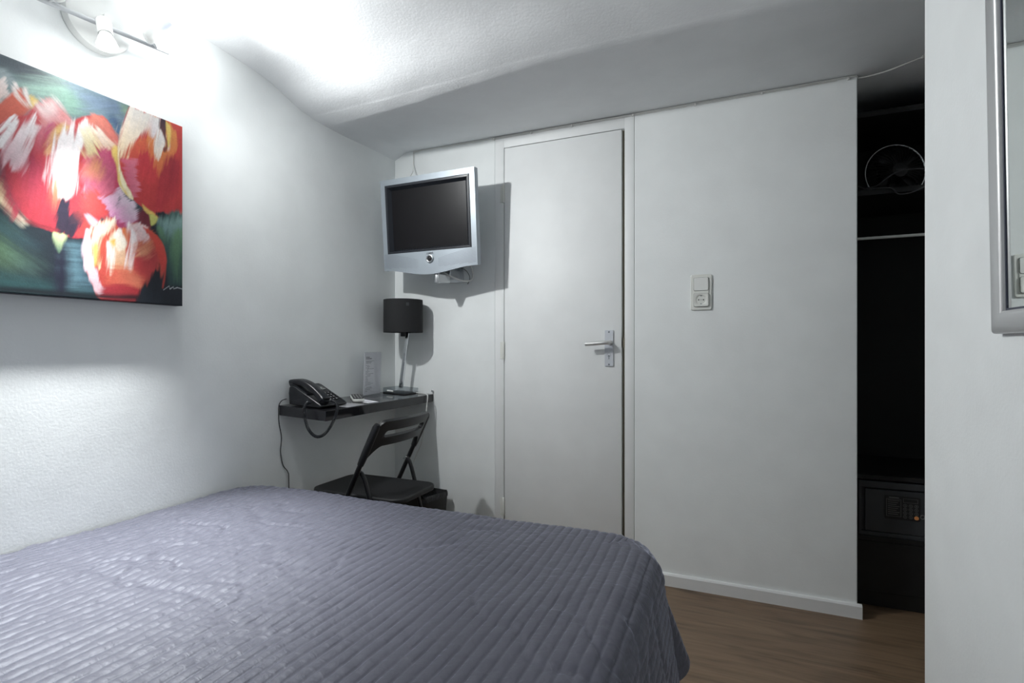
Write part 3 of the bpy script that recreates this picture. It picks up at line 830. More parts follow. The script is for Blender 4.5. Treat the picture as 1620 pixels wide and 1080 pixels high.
def spot_head(root, lens, d, stem_from, bulb_mat):
    d = Vector(d).normalized()
    lens = Vector(lens)
    back = lens - d * .085
    bm = new()
    lathe(bm, [(0, 0), (.0125, .0), (.0165, .004), (.0178, .012), (.0178, .046), (.0165, .049), (.0, .049)], 28, align(d, L_(back)))
    h = obj('socket', bm, 'white_plastic', root)
    bm = new()
    lathe(bm, [(0, .047), (.0145, .047), (.0150, .052), (.0205, .066), (.0250, .0815), (.0250, .084), (.0236, .084), (.0232, .0805), (.0, .0805)], 32, align(d, L_(back)))
    obj('bulb_cup', bm, 'cup_blue' if bulb_mat == 'bulb_blue' else 'white_plastic', h)
    bm = new()
    lathe(bm, [(0.0233, .0808), (.0233, .0825), (.012, .0850), (0, .0856)], 32, align(d, L_(back)))
    obj('bulb_lens', bm, bulb_mat, h)
    bm = new()
    s0 = Vector(stem_from); s1 = back + d * .012
    tube(bm, smooth_path([L_(s0), L_(s0 + (s1 - s0) * .5 + Vector((.004, 0, 0))), L_(s1)], 5), .0052, 10)
    obj('stem', bm, 'lamp_grey', root)
HEADS = [((0.125, -1.318, 2.022), (0.42, 0.62, 0.66), (.062, -1.322, 1.972)), ((0.135, -1.500, 1.866), (0.30, -0.05, -0.95), (.064, -1.480, 1.956)), ((0.150, -1.600, 1.960), (1.0, -0.20, -0.10), (.062, -1.600, 1.943))]
for (lens, d, st), bmn in zip(HEADS, ('bulb_blue', 'bulb', 'bulb')):
    spot_head(lamp, lens, d, st, bmn)

# ------------------------------------------------------------------ bed under a quilted spread
BX0, BX1, BY0, BY1, BZ = 0.045, 1.468, -3.02, -0.985, 0.540
bed = thing('bed', 'double bed along the left wall, covered by the quilted spread', 'bed', (0.75, -2.0, 0))
def off(o, p):
    return o
bm = new(); box(bm, BX0 + .03 - .75, BX1 - .05 - .75, BY0 + .02 + 2, BY1 - .05 + 2, 0.10, 0.30, .01)
obj('bed_base', bm, 'bedwood', bed)
bm = new(); box(bm, BX0 + .02 - .75, BX1 - .04 - .75, BY0 + .02 + 2, BY1 - .04 + 2, 0.301, BZ - .016, .035, 4)
obj('mattress', bm, 'fabric_white', bed)
for sx in (BX0 + .09, BX1 - .11):
    for sy in (BY0 + .09, BY1 - .11):
        bm = new(); lathe(bm, [(0, 0), (.024, 0), (.026, .004), (.030, .099), (0, .099)], 20, Matrix.Translation((sx - .75, sy + 2, 0.0005)))
        obj('leg', bm, 'bedwood', bed)

def spread():
    RR = 0.075            # roundness of the mattress edge under the cloth
    hL, hR = 0.26, 0.388   # how far it hangs at the wall side and at the room side / foot
    ds, dt = 0.00245, 0.0062
    s = np.arange(-hL, (BX1 - BX0) + hR + ds, ds)
    t = np.arange(0, (BY1 - BY0) + hR + dt, dt)
    S, T = np.meshgrid(s, t, indexing='ij')
    WX, LY = BX1 - BX0, BY1 - BY0
    a = np.where(S > WX, S - WX, np.where(S < 0, S, 0.0))       # signed overhang across
    b = np.where(T > LY, T - LY, 0.0)
    aa = np.abs(a)
    lim = np.where(a < 0, hL, hR)
    an, bn = aa / lim, b / hR
    d = np.maximum(aa, b * np.where((a < 0) & (b > 0), 1.0, 1.0))
    d = np.minimum(d, hR)
    th = np.where(an >= bn, (PI / 4) * np.divide(bn, an, out=np.zeros_like(an), where=an > 0), PI / 2 - (PI / 4) * np.divide(an, bn, out=np.zeros_like(bn), where=bn > 0))
    q = np.clip(d / RR, 0, PI / 2)
    out = RR * np.sin(q)
    drop = RR * (1 - np.cos(q))
    rest = np.maximum(0, d - RR * PI / 2)
    corner = np.sin(2 * th)
    right = (a > 0)
    fold = np.sin(T * 11.0 + np.sin(T * 4.1) * 1.3) * .5 + .5          # soft folds in the hanging side
    foldf = np.sin(S * 9.0 + np.sin(S * 5.0)) * .5 + .5
    flare = np.where(right, 0.15 + 0.27 * corner ** 1.2, 0.03)
    flare = np.where((b > 0) & ~right, 0.05, flare)
    flare = flare + np.where(b > aa, foldf, fold) * 0.05 * (1 - corner) * (a >= 0)
    ang = np.arctan(flare)
    out = out + rest * np.sin(ang) * 1.0
    drop = drop + rest * np.cos(ang)
    sgn = np.where(a < 0, -1.0, 1.0)
    # the sheet's own plan: clamp to the mattress, then step outwards along th
    X = BX0 + np.clip(S, 0, WX) + sgn * out * np.cos(th)
    Y = BY0 + np.clip(T, 0, LY) + out * np.sin(th)
    # rounded plan corners
    rc = 0.075
    Z = BZ - drop
    cx, cy = BX1 - rc, BY1 - rc
    Sx, Ty = np.clip(S, 0, WX) + BX0, np.clip(T, 0, LY) + BY0
    for px, sg in ((BX1 - rc, 1), (BX0 + rc, -1)):
        kx, ky = (Sx - px) * sg, Ty - cy
        m = (kx > 0) & (ky > 0)
        mx = np.maximum(kx, ky)
        ln = np.hypot(kx, ky) + 1e-9
        f = np.where(m, mx / ln, 1.0)
        X = np.where(m, X + sg * kx * (f - 1), X)
        Y = np.where(m, Y + ky * (f - 1), Y)
    X = np.maximum(X, 0.012)
    # slow unevenness of the mattress and a few long creases
    top = np.clip(1 - d / .10, 0, 1)
    Z = Z + ((vnoise(S * 3 + 9, T * 3 + 5, 21) - .5) * .010 + (vnoise(S * 8 + 9, T * 7 + 5, 22) - .5) * .005) * top
    Z = Z - .012 * np.clip(1 - (S / .30), 0, 1) ** 2 * top
    # normals
    gx = [np.gradient(q_, axis=0) for q_ in (X, Y, Z)]
    gy = [np.gradient(q_, axis=1) for q_ in (X, Y, Z)]
    nx = gx[1] * gy[2] - gx[2] * gy[1]
    ny = gx[2] * gy[0] - gx[0] * gy[2]
    nz = gx[0] * gy[1] - gx[1] * gy[0]
    ln = np.sqrt(nx * nx + ny * ny + nz * nz) + 1e-12
    nx, ny, nz = nx / ln, ny / ln, nz / ln
    # quilting: rows of stitching along the bed, puffed between, puckered across
    P_ = 0.0245
    wob = .0035 * np.sin(T * 5.3 + S * 2) + .004 * (vnoise(S * 4, T * 3, 31) - .5) - .03 * (T / 2.0 - .5) * np.clip(1 - S / 1.3, 0, 1) * .6
    ph = (S + wob) / P_
    row = np.floor(ph)
    puff = np.abs(np.sin(PI * ph)) ** .30
    left = np.clip(1.15 - S / .95, 0.12, 1)                      # the side by the wall is more crumpled
    pk = vnoise(T * 62 + row * 17.3, row * 3.7 + ph * .8, 33) * .6 + vnoise(T * 27 + row * 5.1, row * 1.9 + ph * .5, 34) * .6
    crk = 1 - np.abs(vnoise(S * 30 + T * 8, T * 46 - S * 9, 35) * 2 - 1)
    crease = np.clip(1 - np.abs(vnoise(S * 3.1 + 40, T * 2.6 + 7, 36) * 2 - 1) * 11, 0, 1) * np.clip(vnoise(S * 2 + 3, T * 2 + 8, 37) * 2 - .7, 0, 1)
    diag = np.clip(1 - np.abs(vnoise(S * 9 + T * 5, T * 8 - S * 3, 38) * 2 - 1) * 6, 0, 1) * np.clip(vnoise(S * 5, T * 5, 39) * 2.4 - 1, 0, 1)
    h = .0046 * puff * (.55 + .45 * (1 - .6 * left)) + puff * (pk - .6) * (.0017 + .0042 * left) + (crk - .5) * .0026 * left - crease * .0055 * left - diag * .0042
    h = h * np.where(d > .12, .75, 1)
    X, Y, Z = X + nx * h, Y + ny * h, Z + nz * h
    X = np.maximum(X, 0.006)
    return X, Y, Z
X, Y, Z = spread()
me = grid_mesh('bedspread', X, Y, Z)
o = obj('bedspread', me, 'spread')
md = o.modifiers.new('solid', 'SOLIDIFY'); md.thickness = 0.006; md.offset = -1.0
tag(o, 'charcoal quilted bedspread with narrow stitched rows draped over the bed', 'bedspread')

# ------------------------------------------------------------------ floating shelf used as a desk
def shz(x):
    return 0.811 - 0.053 * x
bm = new()
prism(bm, [(0.0015, .811), (0.245, shz(.245)), (.2435, shz(.245) - .0395), (0.0015, .811 - .0405)], .792, 'y', -.794)
shelf = obj('floating_shelf', bm, 'blackgloss', smooth=False, bevel=.0015)
tag(shelf, 'short glossy black floating shelf across the corner, used as a desk', 'shelf')
# local frame of the shelf top, so that things stand on its slight slope
STILT = Matrix.Rotation(math.atan(.053), 4, 'Y')
def on_shelf(x, y, rz=0.0):
    return (x, y, shz(x) + .0003), (0, math.atan(.053), rz)

# --- desk lamp
loc, rot = on_shelf(.098, -.088)
dl = thing('table_lamp', 'table lamp with black drum shade and chrome stem on the corner shelf', 'lamp', loc, rot)
bm = new(); box(bm, -.066, .066, -.064, .064, 0.0, .005, .0012)
obj('foot_plate', bm, 'black', dl)
bm = new(); box(bm, -.066, .066, -.064, .064, .0053, .0285, .0015)
obj('acrylic_block', bm, 'acrylic', dl)
bm = new()
mxp = Matrix.Translation((0, 0, .0287)) @ Matrix.Rotation(R_(5.2), 4, 'Y') @ Matrix.Rotation(R_(-1.0), 4, 'X')
box(bm, -.0085, .0085, -.0085, .0085, 0.0, .31, .001, 2, mxp)
obj('stem', bm, 'chrome', dl)
LSH = Matrix.Translation((.020, -.030, .318)) @ Matrix.Rotation(-math.atan(.053), 4, 'Y')
bm = new()
lathe(bm, [(.0985, 0.0), (.1000, 0.0), (.1000, .168), (.0985, .168), (.0985, 0.0)], 72, LSH)
sh = obj('lamp_shade', bm, 'shade', dl)
bm = new()
for k in range(3):
    a = 2 * PI * k / 3 + .4
    tube(bm, [LSH @ Vector((.012 * math.cos(a), .012 * math.sin(a), .03)), LSH @ Vector((.0985 * math.cos(a), .0985 * math.sin(a), .012))], .0015, 6)
lathe(bm, [(.010, .026), (.020, .026), (.020, .034), (.010, .034), (.010, .026)], 20, LSH)
obj('shade_carrier', bm, 'chrome', sh)
bm = new()
lathe(bm, [(0, -.02), (.014, -.02), (.014, .05), (.009, .056), (0, .056)], 20, LSH)
obj('lamp_holder', bm, 'black', dl)
bm = new()
lathe(bm, [(0, .056), (.013, .056), (.014, .07), (.028, .10), (.030, .115), (.022, .134), (0, .142)], 24, LSH)
obj('bulb', bm, 'white_plastic', dl)
# small square tag on the shade
bm = new()
aT = R_(-43)
box(bm, -.0005, .0006, -.007, .007, -.008, .008, 0, 2, LSH @ Matrix.Rotation(aT, 4, 'Z') @ Matrix.Translation((.1006, 0, .140)))
obj('shade_tag', bm, 'safe', sh)['label'] = 'small grey square tag'
# white lever switch lying in the block's front and the flex
bm = new()
tube(bm, smooth_path([(-.036, -.0672, .0145), (-.018, -.0682, .015), (.0, -.0676, .0135)], 5), .0042, 10)
obj('cord_switch', bm, 'white_plastic', dl)

# --- sign holder with the printed card
loc, rot = on_shelf(.046, -.262, R_(7)); loc = (loc[0], loc[1], loc[2] + .0006)
sg = thing('sign_holder', 'clear acrylic stand with a printed white text card on the shelf', 'sign', loc, rot)
tl = R_(2.0)
MT = Matrix.Rotation(tl - math.atan(.053), 4, 'Y')
bm = new(); box(bm, -.0015, .0, -.080, .080, 0.0, .214, 0, 2, MT)
box(bm, .0034, .0049, -.080, .080, 0.0015, .214, 0, 2, MT)
obj('front_panel', bm, 'clear', sg, smooth=False)
bm = new(); box(bm, .0, .062, -.080, .080, 0.0, .0018)
obj('foot', bm, 'clear', sg, smooth=False)
bm = new(); box(bm, .0008, .0022, -.077, .077, .003, .211, 0, 2, MT)
cd = obj('text_card', bm, 'paper', sg, smooth=False)
rnd = random.Random(4)
bm = new()
rows = [(.186, .030, .0042, 0), (.179, .052, .0042, 0), (.168, .074, .0022, 0), (.163, .050, .0022, 0), (.158, .044, .0022, 0), (.147, .026, .0022, 0), (.142, .026, .0022, 1), (.135, .030, .0022, 0), (.130, .062, .0022, 1), (.124, .010, .0022, 1), (.118, .032, .0022, 0), (.112, .022, .0022, 0), (.106, .068, .0022, 0), (.100, .034, .0022, 1), (.094, .040, .0022, 0), (.088, .018, .0022, 0), (.082, .018, .0022, 0), (.076, .022, .0022, 0), (.069, .020, .0022, 0), (.063, .046, .0022, 0), (.057, .070, .0022, 0), (.051, .046, .0022, 0), (.040, .044, .0022, 1), (.034, .060, .0026, 0), (.028, .040, .0026, 0), (.020, .018, .0026, 0)]
bb = new()
for i, (z, w_, h_, ind) in enumerate(rows):
    y = -.062 + ind * .010
    end = y + w_
    tgt = bb if i < 2 else bm
    while y < end:
        ww = min(end - y, rnd.uniform(.006, .017))
        box(tgt, .0022, .0026, y, y + ww, z, z + h_, 0, 2, MT)
        y += ww + .0024
obj('printed_lines', bm, 'print', cd, smooth=False)
obj('printed_heading', bb, 'bold', cd, smooth=False)

# --- telephone
loc, rot = on_shelf(.024, -.692, R_(2))
ph = thing('desk_telephone', 'black corded desk telephone on the left end of the shelf', 'telephone', loc, rot)
# side outline (x forward, z up), the case is 0.165 wide
bm = new()
prism(bm, [(.004, .004), (.150, .001), (.166, .004), (.168, .012), (.160, .017), (.030, .078), (.012, .082), (.0, .074), (-.002, .05)], .158, 'y', -.079)
obj('phone_case', bm, 'phone', ph, bevel=.005)
SL = Matrix.Translation((.160, 0, .0178)) @ Matrix.Rotation(math.atan2(.061, .130), 4, 'Y')   # local -x runs up the slope
kb = None
for r in range(4):
    for c in range(3):
        if kb is None:
            bm = new(); box(bm, -.0055, .0055, -.007, .007, -.0005, .0035, .0012)
            kb = obj('key', bm, 'key', ph)
            k_ = kb
        else:
            k_ = kb.copy(); COL.objects.link(k_)
        k_.parent = ph
        k_.matrix_local = SL @ Matrix.Translation((-.022 - r * .0165, .004 + c * .0195, 0))
        if r == 0 and c == 0:
            bm = new(); box(bm, -.0016, .0016, -.0026, .0026, .0034, .0037)
            kd = obj('key_digit', bm, 'print_w', k_, smooth=False)
        else:
            d_ = kd.copy(); COL.objects.link(d_); d_.parent = k_
sk = None
for r in range(5):
    if sk is None:
        bm = new(); box(bm, -.0035, .0035, -.0055, .0055, -.0005, .0028, .001)
        sk = obj('function_key', bm, 'key', ph); q_ = sk
    else:
        q_ = sk.copy(); COL.objects.link(q_)
    q_.parent = ph
    q_.matrix_local = SL @ Matrix.Translation((-.024 - r * .0135, .064, 0))
bm = new(); box(bm, -.126, -.100, .004, .060, -.0005, .0012, .0006, 2, SL)
obj('display', bm, 'lcd', ph)
# handset on the left half, running from the wall towards the front
bm = new()
path = smooth_path([(-.004, -.052, .088), (.012, -.052, .093), (.045, -.052, .096), (.085, -.052, .085), (.125, -.052, .062), (.150, -.052, .043), (.163, -.052, .031)], 5)
n_ = len(path)
sec = [(math.copysign(abs(math.cos(2 * PI * k / 20)) ** .6, math.cos(2 * PI * k / 20)) * .62, math.copysign(abs(math.sin(2 * PI * k / 20)) ** .6, math.sin(2 * PI * k / 20))) for k in range(20)]
rad = []
for i in range(n_):
    t_ = i / (n_ - 1)
    rad.append(.0215 + .006 * (abs(t_ - .5) * 2) ** 3 - (.004 if i in (0, n_ - 1) else 0))
tube(bm, path, rad, sec=sec)
hs = obj('handset', bm, 'phone', ph)
for t_, ang_ in ((.012, .05), (.146, .48)):
    bm = new()
    lathe(bm, [(0, 0), (.017, 0), (.0245, .012), (.024, .026), (0, .026)], 24, Matrix.Translation((t_, -.052, .058 if t_ < .1 else .018)) @ Matrix.Rotation(ang_, 4, 'Y'))
    obj('ear_cup', bm, 'phone', hs)
bm = new(); box(bm, .030, .118, -.0775, -.026, -.0005, .0050, .002, 2, Matrix.Translation((.02, 0, .078)) @ Matrix.Rotation(.44, 4, 'Y') @ Matrix.Translation((-.04, 0, .004)))
obj('cradle', bm, 'phone', ph)
# coiled cord from the side jack round the shelf corner to the handset
inv = Matrix.Translation(Vector(loc)) @ Matrix.Rotation(R_(2), 4, 'Z') @ Matrix.Rotation(math.atan(.053), 4, 'Y')
ctl = [(.140, -.766, .822), (.150, -.795, .826), (.160, -.820, .805), (.170, -.824, .765), (.190, -.826, .728), (.222, -.828, .706), (.252, -.824, .708), (.273, -.812, .730), (.282, -.790, .768), (.272, -.760, .808), (.246, -.742, .828), (.205, -.731, .834)]
core = smooth_path(ctl, 90)
fr = frames(core)
bm = new()
hel = []
acc = 0.0
for i, (p, t, u, v) in enumerate(fr):
    if i:
        acc += (Vector(core[i]) - Vector(core[i - 1])).length
    a = 2 * PI * acc / .0050
    ramp = min(1, i / 30, (len(fr) - 1 - i) / 30)
    hel.append(p + (u * math.cos(a) + v * math.sin(a)) * .0046 * ramp)
tube(bm, hel, .00185, 6)
cord = obj('coil_cord', bm, 'coil', ph)
from mathutils import Euler
ph_m = Matrix.Translation(Vector(loc)) @ Euler(rot, 'XYZ').to_matrix().to_4x4()
cord.matrix_parent_inverse = ph_m.inverted()
# line cord from the phone's back down the wall
bm = new()
tube(bm, smooth_path([(.022, -.775, .836), (.012, -.790, .830), (.006, -.799, .812), (.005, -.800, .78), (.005, -.798, .74), (.005, -.786, .68), (.005, -.790, .62), (.005, -.778, .565), (.005, -.752, .53), (.005, -.747, .49), (.005, -.747, .30), (.005, -.747, .06)], 8), .0018, 8)
lc = obj('line_cord', bm, 'cable_black', ph)
lc.matrix_parent_inverse = ph_m.inverted()

# --- remote control
loc, rot = on_shelf(.118, -.457, R_(-45))
rc = thing('remote_control', 'silver remote control with black button face lying on the shelf', 'remote control', loc, rot)
bm = new(); prism(bm, rrect(.155, .050, .017, 6), .0135, 'z', .0016)
obj('case', bm, 'remote_grey', rc, bevel=.003)
bm = new(); prism(bm, rrect(.149, .045, .015, 6), .0022, 'z', .0153)
obj('button_face', bm, 'black', rc)
rk = None
for r in range(8):
    for c in range(3):
        if rk is None:
            bm = new(); box(bm, -.0022, .0022, -.0026, .0026, 0, .0012, .0005)
            rk = obj('button', bm, 'remote_key', rc); b_ = rk
        else:
            b_ = rk.copy(); COL.objects.link(b_); b_.parent = rc
        b_.location = (.058 - r * .0165, -.013 + c * .013, .0174)

# --- paper
loc, rot = on_shelf(.178, -.466, R_(-12))
bm = new(); box(bm, -.052, .045, -.030, .032, .0, .0008)
o = obj('note_card', bm, 'paper', smooth=False, loc=loc, rot=rot)
bm = new()
for x_ in (-.012, -.002, .012, .020):
    box(bm, x_, x_ + .004, -.02, .016, .0008, .001)
obj('printed_lines', bm, 'print', o, smooth=False)
tag(o, 'small white printed card lying flat under the remote control', 'paper')
loc, rot = on_shelf(.198, -.605, R_(4))
bm = new(); box(bm, -.055, .040, -.062, .048, .0, .0006)
o = obj('paper_sheet', bm, 'grey_paper', smooth=False, loc=loc, rot=rot)
tag(o, 'grey sheet of paper poking out in front of the telephone', 'paper')

# --- lamp flex: over the shelf's front edge and down to the floor behind the chair
bm = new()
tube(bm, smooth_path([(.150, -.040, .8065), (.190, -.045, .8055), (.225, -.058, .8045), (.248, -.068, .800), (.2535, -.073, .785), (.2530, -.078, .755), (.250, -.085, .70), (.235, -.080, .62), (.20, -.05, .54), (.150, -.020, .47), (.120, -.012, .40), (.10, -.012, .25), (.10, -.012, .10)], 8), .0026, 8)
o = obj('lamp_flex', bm, 'cable_white')
tag(o, 'thin white cord of the table lamp hanging over the shelf edge', 'cord')

# --- small wall peg at the right end of the shelf
bm = new()
lathe(bm, [(0, 0), (.0035, 0), (.0035, .010), (.0048, .0105), (.0048, .013), (0, .013)], 14, align((0, -1, 0), (.243, -.0001, .815)))
o = obj('wall_peg', bm, 'alu'); tag(o, 'small metal peg in the wall just above the shelf end', 'peg')

# ------------------------------------------------------------------ folding chair
CH0, CH1 = -.722, -.362        # the two side posts
def post_x(z):
    return .437 + (z - .753) * .50
chair = thing('folding_chair', 'black folding chair with slotted backrest pushed up to the shelf', 'chair', (.30, -.54, 0))
cp = lambda p: (p[0] - .30, p[1] + .54, p[2])
for y in (CH0, CH1):
    bm = new()
    tube(bm, [cp((post_x(z), y, z)) for z in (.010, .20, .40, .60, .735)], .0098, 12)
    f = obj('front_leg', bm, 'chair_steel', chair)
    bm = new(); tube(bm, [cp((post_x(z), y, z)) for z in (.001, .02)], .0118, 12)
    obj('foot_cap', bm, 'chair', f)
    bm = new()
    yi = y + (.021 if y < -.5 else -.021)
    px = post_x(.535)
    tube(bm, smooth_path([cp((px + .004, yi, .548)), cp((px + .016, yi, .540)), cp((px + .034, yi, .505)), cp((px + .075, yi, .36)), cp((px + .165, yi, .012))], 6), .0090, 12)
    rl = obj('rear_leg', bm, 'chair_steel', chair)
    bm = new(); lathe(bm, [(0, -.006), (.0055, -.006), (.0055, .037), (.0, .037)], 12, align((0, 1 if y < -.5 else -1, 0), cp((px + .006, y, .545))))
    obj('pivot', bm, 'alu', rl)
    bm = new(); tube(bm, [cp((px + .165 - .006 * k, yi, .001 + .013 * k)) for k in range(2)], .0115, 12)
    obj('foot_cap', bm, 'chair', rl)
bm = new(); tube(bm, [cp((post_x(.16), CH0, .16)), cp((post_x(.16), CH1, .16))], .0075, 10)
obj('front_stretcher', bm, 'chair_steel', chair)
bm = new(); tube(bm, [cp((post_x(.535) + .128, CH0 + .021, .16)), cp((post_x(.535) + .128, CH1 - .021, .16))], .0075, 10)
obj('rear_stretcher', bm, 'chair_steel', chair)
# seat: rounded board with a slightly dished top and a turned-down rim
bm = new()
out = rrect(.465, .296, .060, 8, .2825, -.542)
prism(bm, [(a - .30, b + .54) for a, b in out], .022, 'z', .430)
st = obj('seat', bm, 'seatmat', chair, bevel=.006)
# backrest plate wrapped round the posts, with one long slot
def back_pt(y, z, o=0.0):
    a = (y - (CH0 + CH1) / 2) / ((CH1 - CH0) / 2)
    return cp((post_x(z) + .030 * (1 - a * a) + o + .002, y, z))
bm = new()
ys = [CH0 + .0, CH0 + .012, CH0 + .024, CH0 + .036, CH0 + .046]
sl0, sl1 = CH0 + .046, CH1 - .040
K = 7
sl = []
hw = .0135
for k in range(K + 1):
    sl.append(sl0 + hw * (1 - math.cos(PI / 2 * k / K)))
mid = [sl0 + hw + (sl1 - sl0 - 2 * hw) * k / 16 for k in range(1, 16)]
sr = [sl1 - hw * (1 - math.cos(PI / 2 * k / K)) for k in range(K, -1, -1)]
ys = sorted(set([round(v, 5) for v in ys + sl + mid + sr + [CH1 - .03, CH1 - .018, CH1 - .009, CH1]]))
ZM = .706
rowsv = []
for y in ys:
    e = min(y - CH0, CH1 - y)
    zt = .760 - .030 * max(0, 1 - e / .030) ** 2.2
    zb = .657 - .060 * max(0, 1 - e / .062) ** 2.0
    if sl0 <= y <= sl1:
        q = min(y - sl0, sl1 - y)
        h = hw if q >= hw else math.sqrt(max(0, hw * hw - (hw - q) ** 2))
    else:
        h = 0
    rowsv.append((y, zb, ZM - h, ZM + h, zt, h))
V = []
for (y, zb, s0, s1, zt, h) in rowsv:
    zs = [zb, zb + (s0 - zb) * .33, zb + (s0 - zb) * .66, s0]
    zs2 = [s1, s1 + (zt - s1) * .33, s1 + (zt - s1) * .66, zt]
    lo = [bm.verts.new(back_pt(y, z)) for z in zs]
    hi = ([lo[-1]] if h < 1e-6 else [bm.verts.new(back_pt(y, s1))]) + [bm.verts.new(back_pt(y, z)) for z in zs2[1:]]
    V.append((lo, hi))
for (la, ha), (lb, hb) in zip(V, V[1:]):
    for A_, B_ in ((la, lb), (ha, hb)):
        for k in range(3):
            bm.faces.new((A_[k], B_[k], B_[k + 1], A_[k + 1]))
br = obj('backrest', bm, 'chair', chair)
md = br.modifiers.new('solid', 'SOLIDIFY'); md.thickness = .017; md.offset = 0
md = br.modifiers.new('bevel', 'BEVEL'); md.width = .004; md.segments = 3; md.limit_method = 'ANGLE'; md.angle_limit = R_(50)
for y, z0 in ((CH0, .583), (CH1, .600)):
    bm = new()
    tube(bm, [cp((post_x(z), y, z)) for z in (z0, z0 + .02, z0 + .06, z0 + .10, .735, .748)], [.0125, .0140, .0150, .0150, .0145, .0100], 14)
    obj('sleeve', bm, 'chair', br)

# ------------------------------------------------------------------ waste bin
wb = thing('waste_bin', 'black tapered waste bin with bin liner under the shelf', 'bin', (.245, -.107, 0), (0, 0, R_(-12)))
bm = new()
h_, wt, dt_, wb_, db_ = .300, .205, .165, .170, .130
def ring(w_, d_, z, r=.012):
    return [bm.verts.new((a, b, z)) for a, b in rrect(w_, d_, r, 3)]
R1 = [ring(wb_, db_, .001), ring(wt, dt_, h_), ring(wt - .006, dt_ - .006, h_), ring(wb_ - .006, db_ - .006, .006)]
for a, b in zip(R1, R1[1:]):
    for k in range(len(a)):
        bm.faces.new((a[k], a[(k + 1) % len(a)], b[(k + 1) % len(a)], b[k]))
bm.faces.new(R1[0][::-1]); bm.faces.new(R1[-1])
obj('bin_body', bm, 'bin', wb)
bm = new()
rb = random.Random(8)
ringsb = []
for i, (sc_, z) in enumerate(((1.01, .286), (1.012, .302), (.985, .306), (.93, .290), (.70, .245), (.35, .225), (.08, .235))):
    pts = rrect(wt * sc_ - (.0 if i < 2 else .004), dt_ * sc_ - (.0 if i < 2 else .004), .012, 9)
    ringsb.append([bm.verts.new((a + rb.uniform(-.003, .003) * (i > 1) * (1 + i), b + rb.uniform(-.003, .003) * (i > 1) * (1 + i), z + rb.uniform(-.003, .004) * (1 + .9 * i) * (i > 0))) for a, b in pts])
for a, b in zip(ringsb, ringsb[1:]):
    for k in range(len(a)):
        bm.faces.new((a[k], a[(k + 1) % len(a)], b[(k + 1) % len(a)], b[k]))
bm.faces.new(ringsb[-1])
o = obj('bin_liner', bm, 'bag', wb, autos=80)

# ------------------------------------------------------------------ television on its wall arm
TW, THt = .535, .452
tvr = thing('wall_television', 'silver flat television with dark screen mounted high in the corner', 'television', (.333, -.200, 1.660), (R_(4.6), 0, R_(-.8)))
# local: x right, y back (away from the viewer), z up
def low(x):
    """lower edge: gentle bulge in the middle"""
    a = abs(x) / (TW / 2)
    return -THt / 2 - .030 * (math.cos(PI * min(1, a * 1.02)) * .5 + .5)
cols = [-TW / 2 + TW * k / 48 for k in range(49)]
bm = new()
# front frame as a closed shell with the window cut out: built from four prisms welded visually into one mesh
def quadprism(pts, y0, y1):
    prism(bm, pts, y1 - y0, 'y', y0)
wx0, wx1, wz0, wz1 = -.242, .240, -.142, .198
n0 = len(bm.verts)
front = []
outer = [(x, low(x)) for x in cols] + [(TW / 2, THt / 2), (-TW / 2, THt / 2)]
inner = [(wx0, wz0), (wx1, wz0), (wx1, wz1), (wx0, wz1)]
# bottom panel
bot = [bm.verts.new((x, -.004 - .010 * (1 - (x / (TW / 2)) ** 2) , low(x))) for x in cols]
botu = [bm.verts.new((x, -.004 - .002 * (1 - (x / (TW / 2)) ** 2), wz0)) for x in cols]
for k in range(48):
    bm.faces.new((bot[k], bot[k + 1], botu[k + 1], botu[k]))
botb = [bm.verts.new((x, .030, low(x) + .006)) for x in cols]
for k in range(48):
    bm.faces.new((botb[k], botb[k + 1], bot[k + 1], bot[k]))
tube_ = None
for pts in ([(-TW / 2, wz0), (wx0, wz0), (wx0, THt / 2), (-TW / 2, THt / 2)], [(wx1, wz0), (TW / 2, wz0), (TW / 2, THt / 2), (wx1, THt / 2)], [(wx0, wz1), (wx1, wz1), (wx1, THt / 2), (wx0, THt / 2)]):
    prism(bm, pts, .034, 'y', -.004)
prism(bm, [(-TW / 2, -THt / 2 + .001), (-TW / 2 + .002, -THt / 2 + .001), (-TW / 2 + .002, wz0), (-TW / 2, wz0)], .034, 'y', -.0035)
prism(bm, [(TW / 2 - .002, -THt / 2 + .001), (TW / 2, -THt / 2 + .001), (TW / 2, wz0), (TW / 2 - .002, wz0)], .034, 'y', -.0035)
fr_ = obj('front_frame', bm, 'silver', tvr, autos=25)
bm = new()
# dark bezel: bevelled tray that steps back to the screen
def tray(rects):
    prev = None
    for (x0, x1, z0, z1, y) in rects:
        r = [bm.verts.new((x0, y, z0)), bm.verts.new((x1, y, z0)), bm.verts.new((x1, y, z1)), bm.verts.new((x0, y, z1))]
        if prev:
            for k in range(4):
                bm.faces.new((prev[k], prev[(k + 1) % 4], r[(k + 1) % 4], r[k]))
        prev = r
    return prev
tray([(wx0, wx1, wz0, wz1, -.0035), (wx0 + .003, wx1 - .003, wz0 + .003, wz1 - .003, -.0065), (wx0 + .013, wx1 - .013, wz0 + .010, wz1 - .012, -.0060), (wx0 + .026, wx1 - .030, wz0 + .019, wz1 - .024, .016), (wx0 + .027, wx1 - .031, wz0 + .020, wz1 - .025, .016)])
obj('bezel', bm, 'bezel', tvr, smooth=False)
bm = new(); box(bm, wx0 + .0262, wx1 - .0302, .0155, .022, wz0 + .0192, wz1 - .0242)
obj('screen', bm, 'screen', tvr, smooth=False)
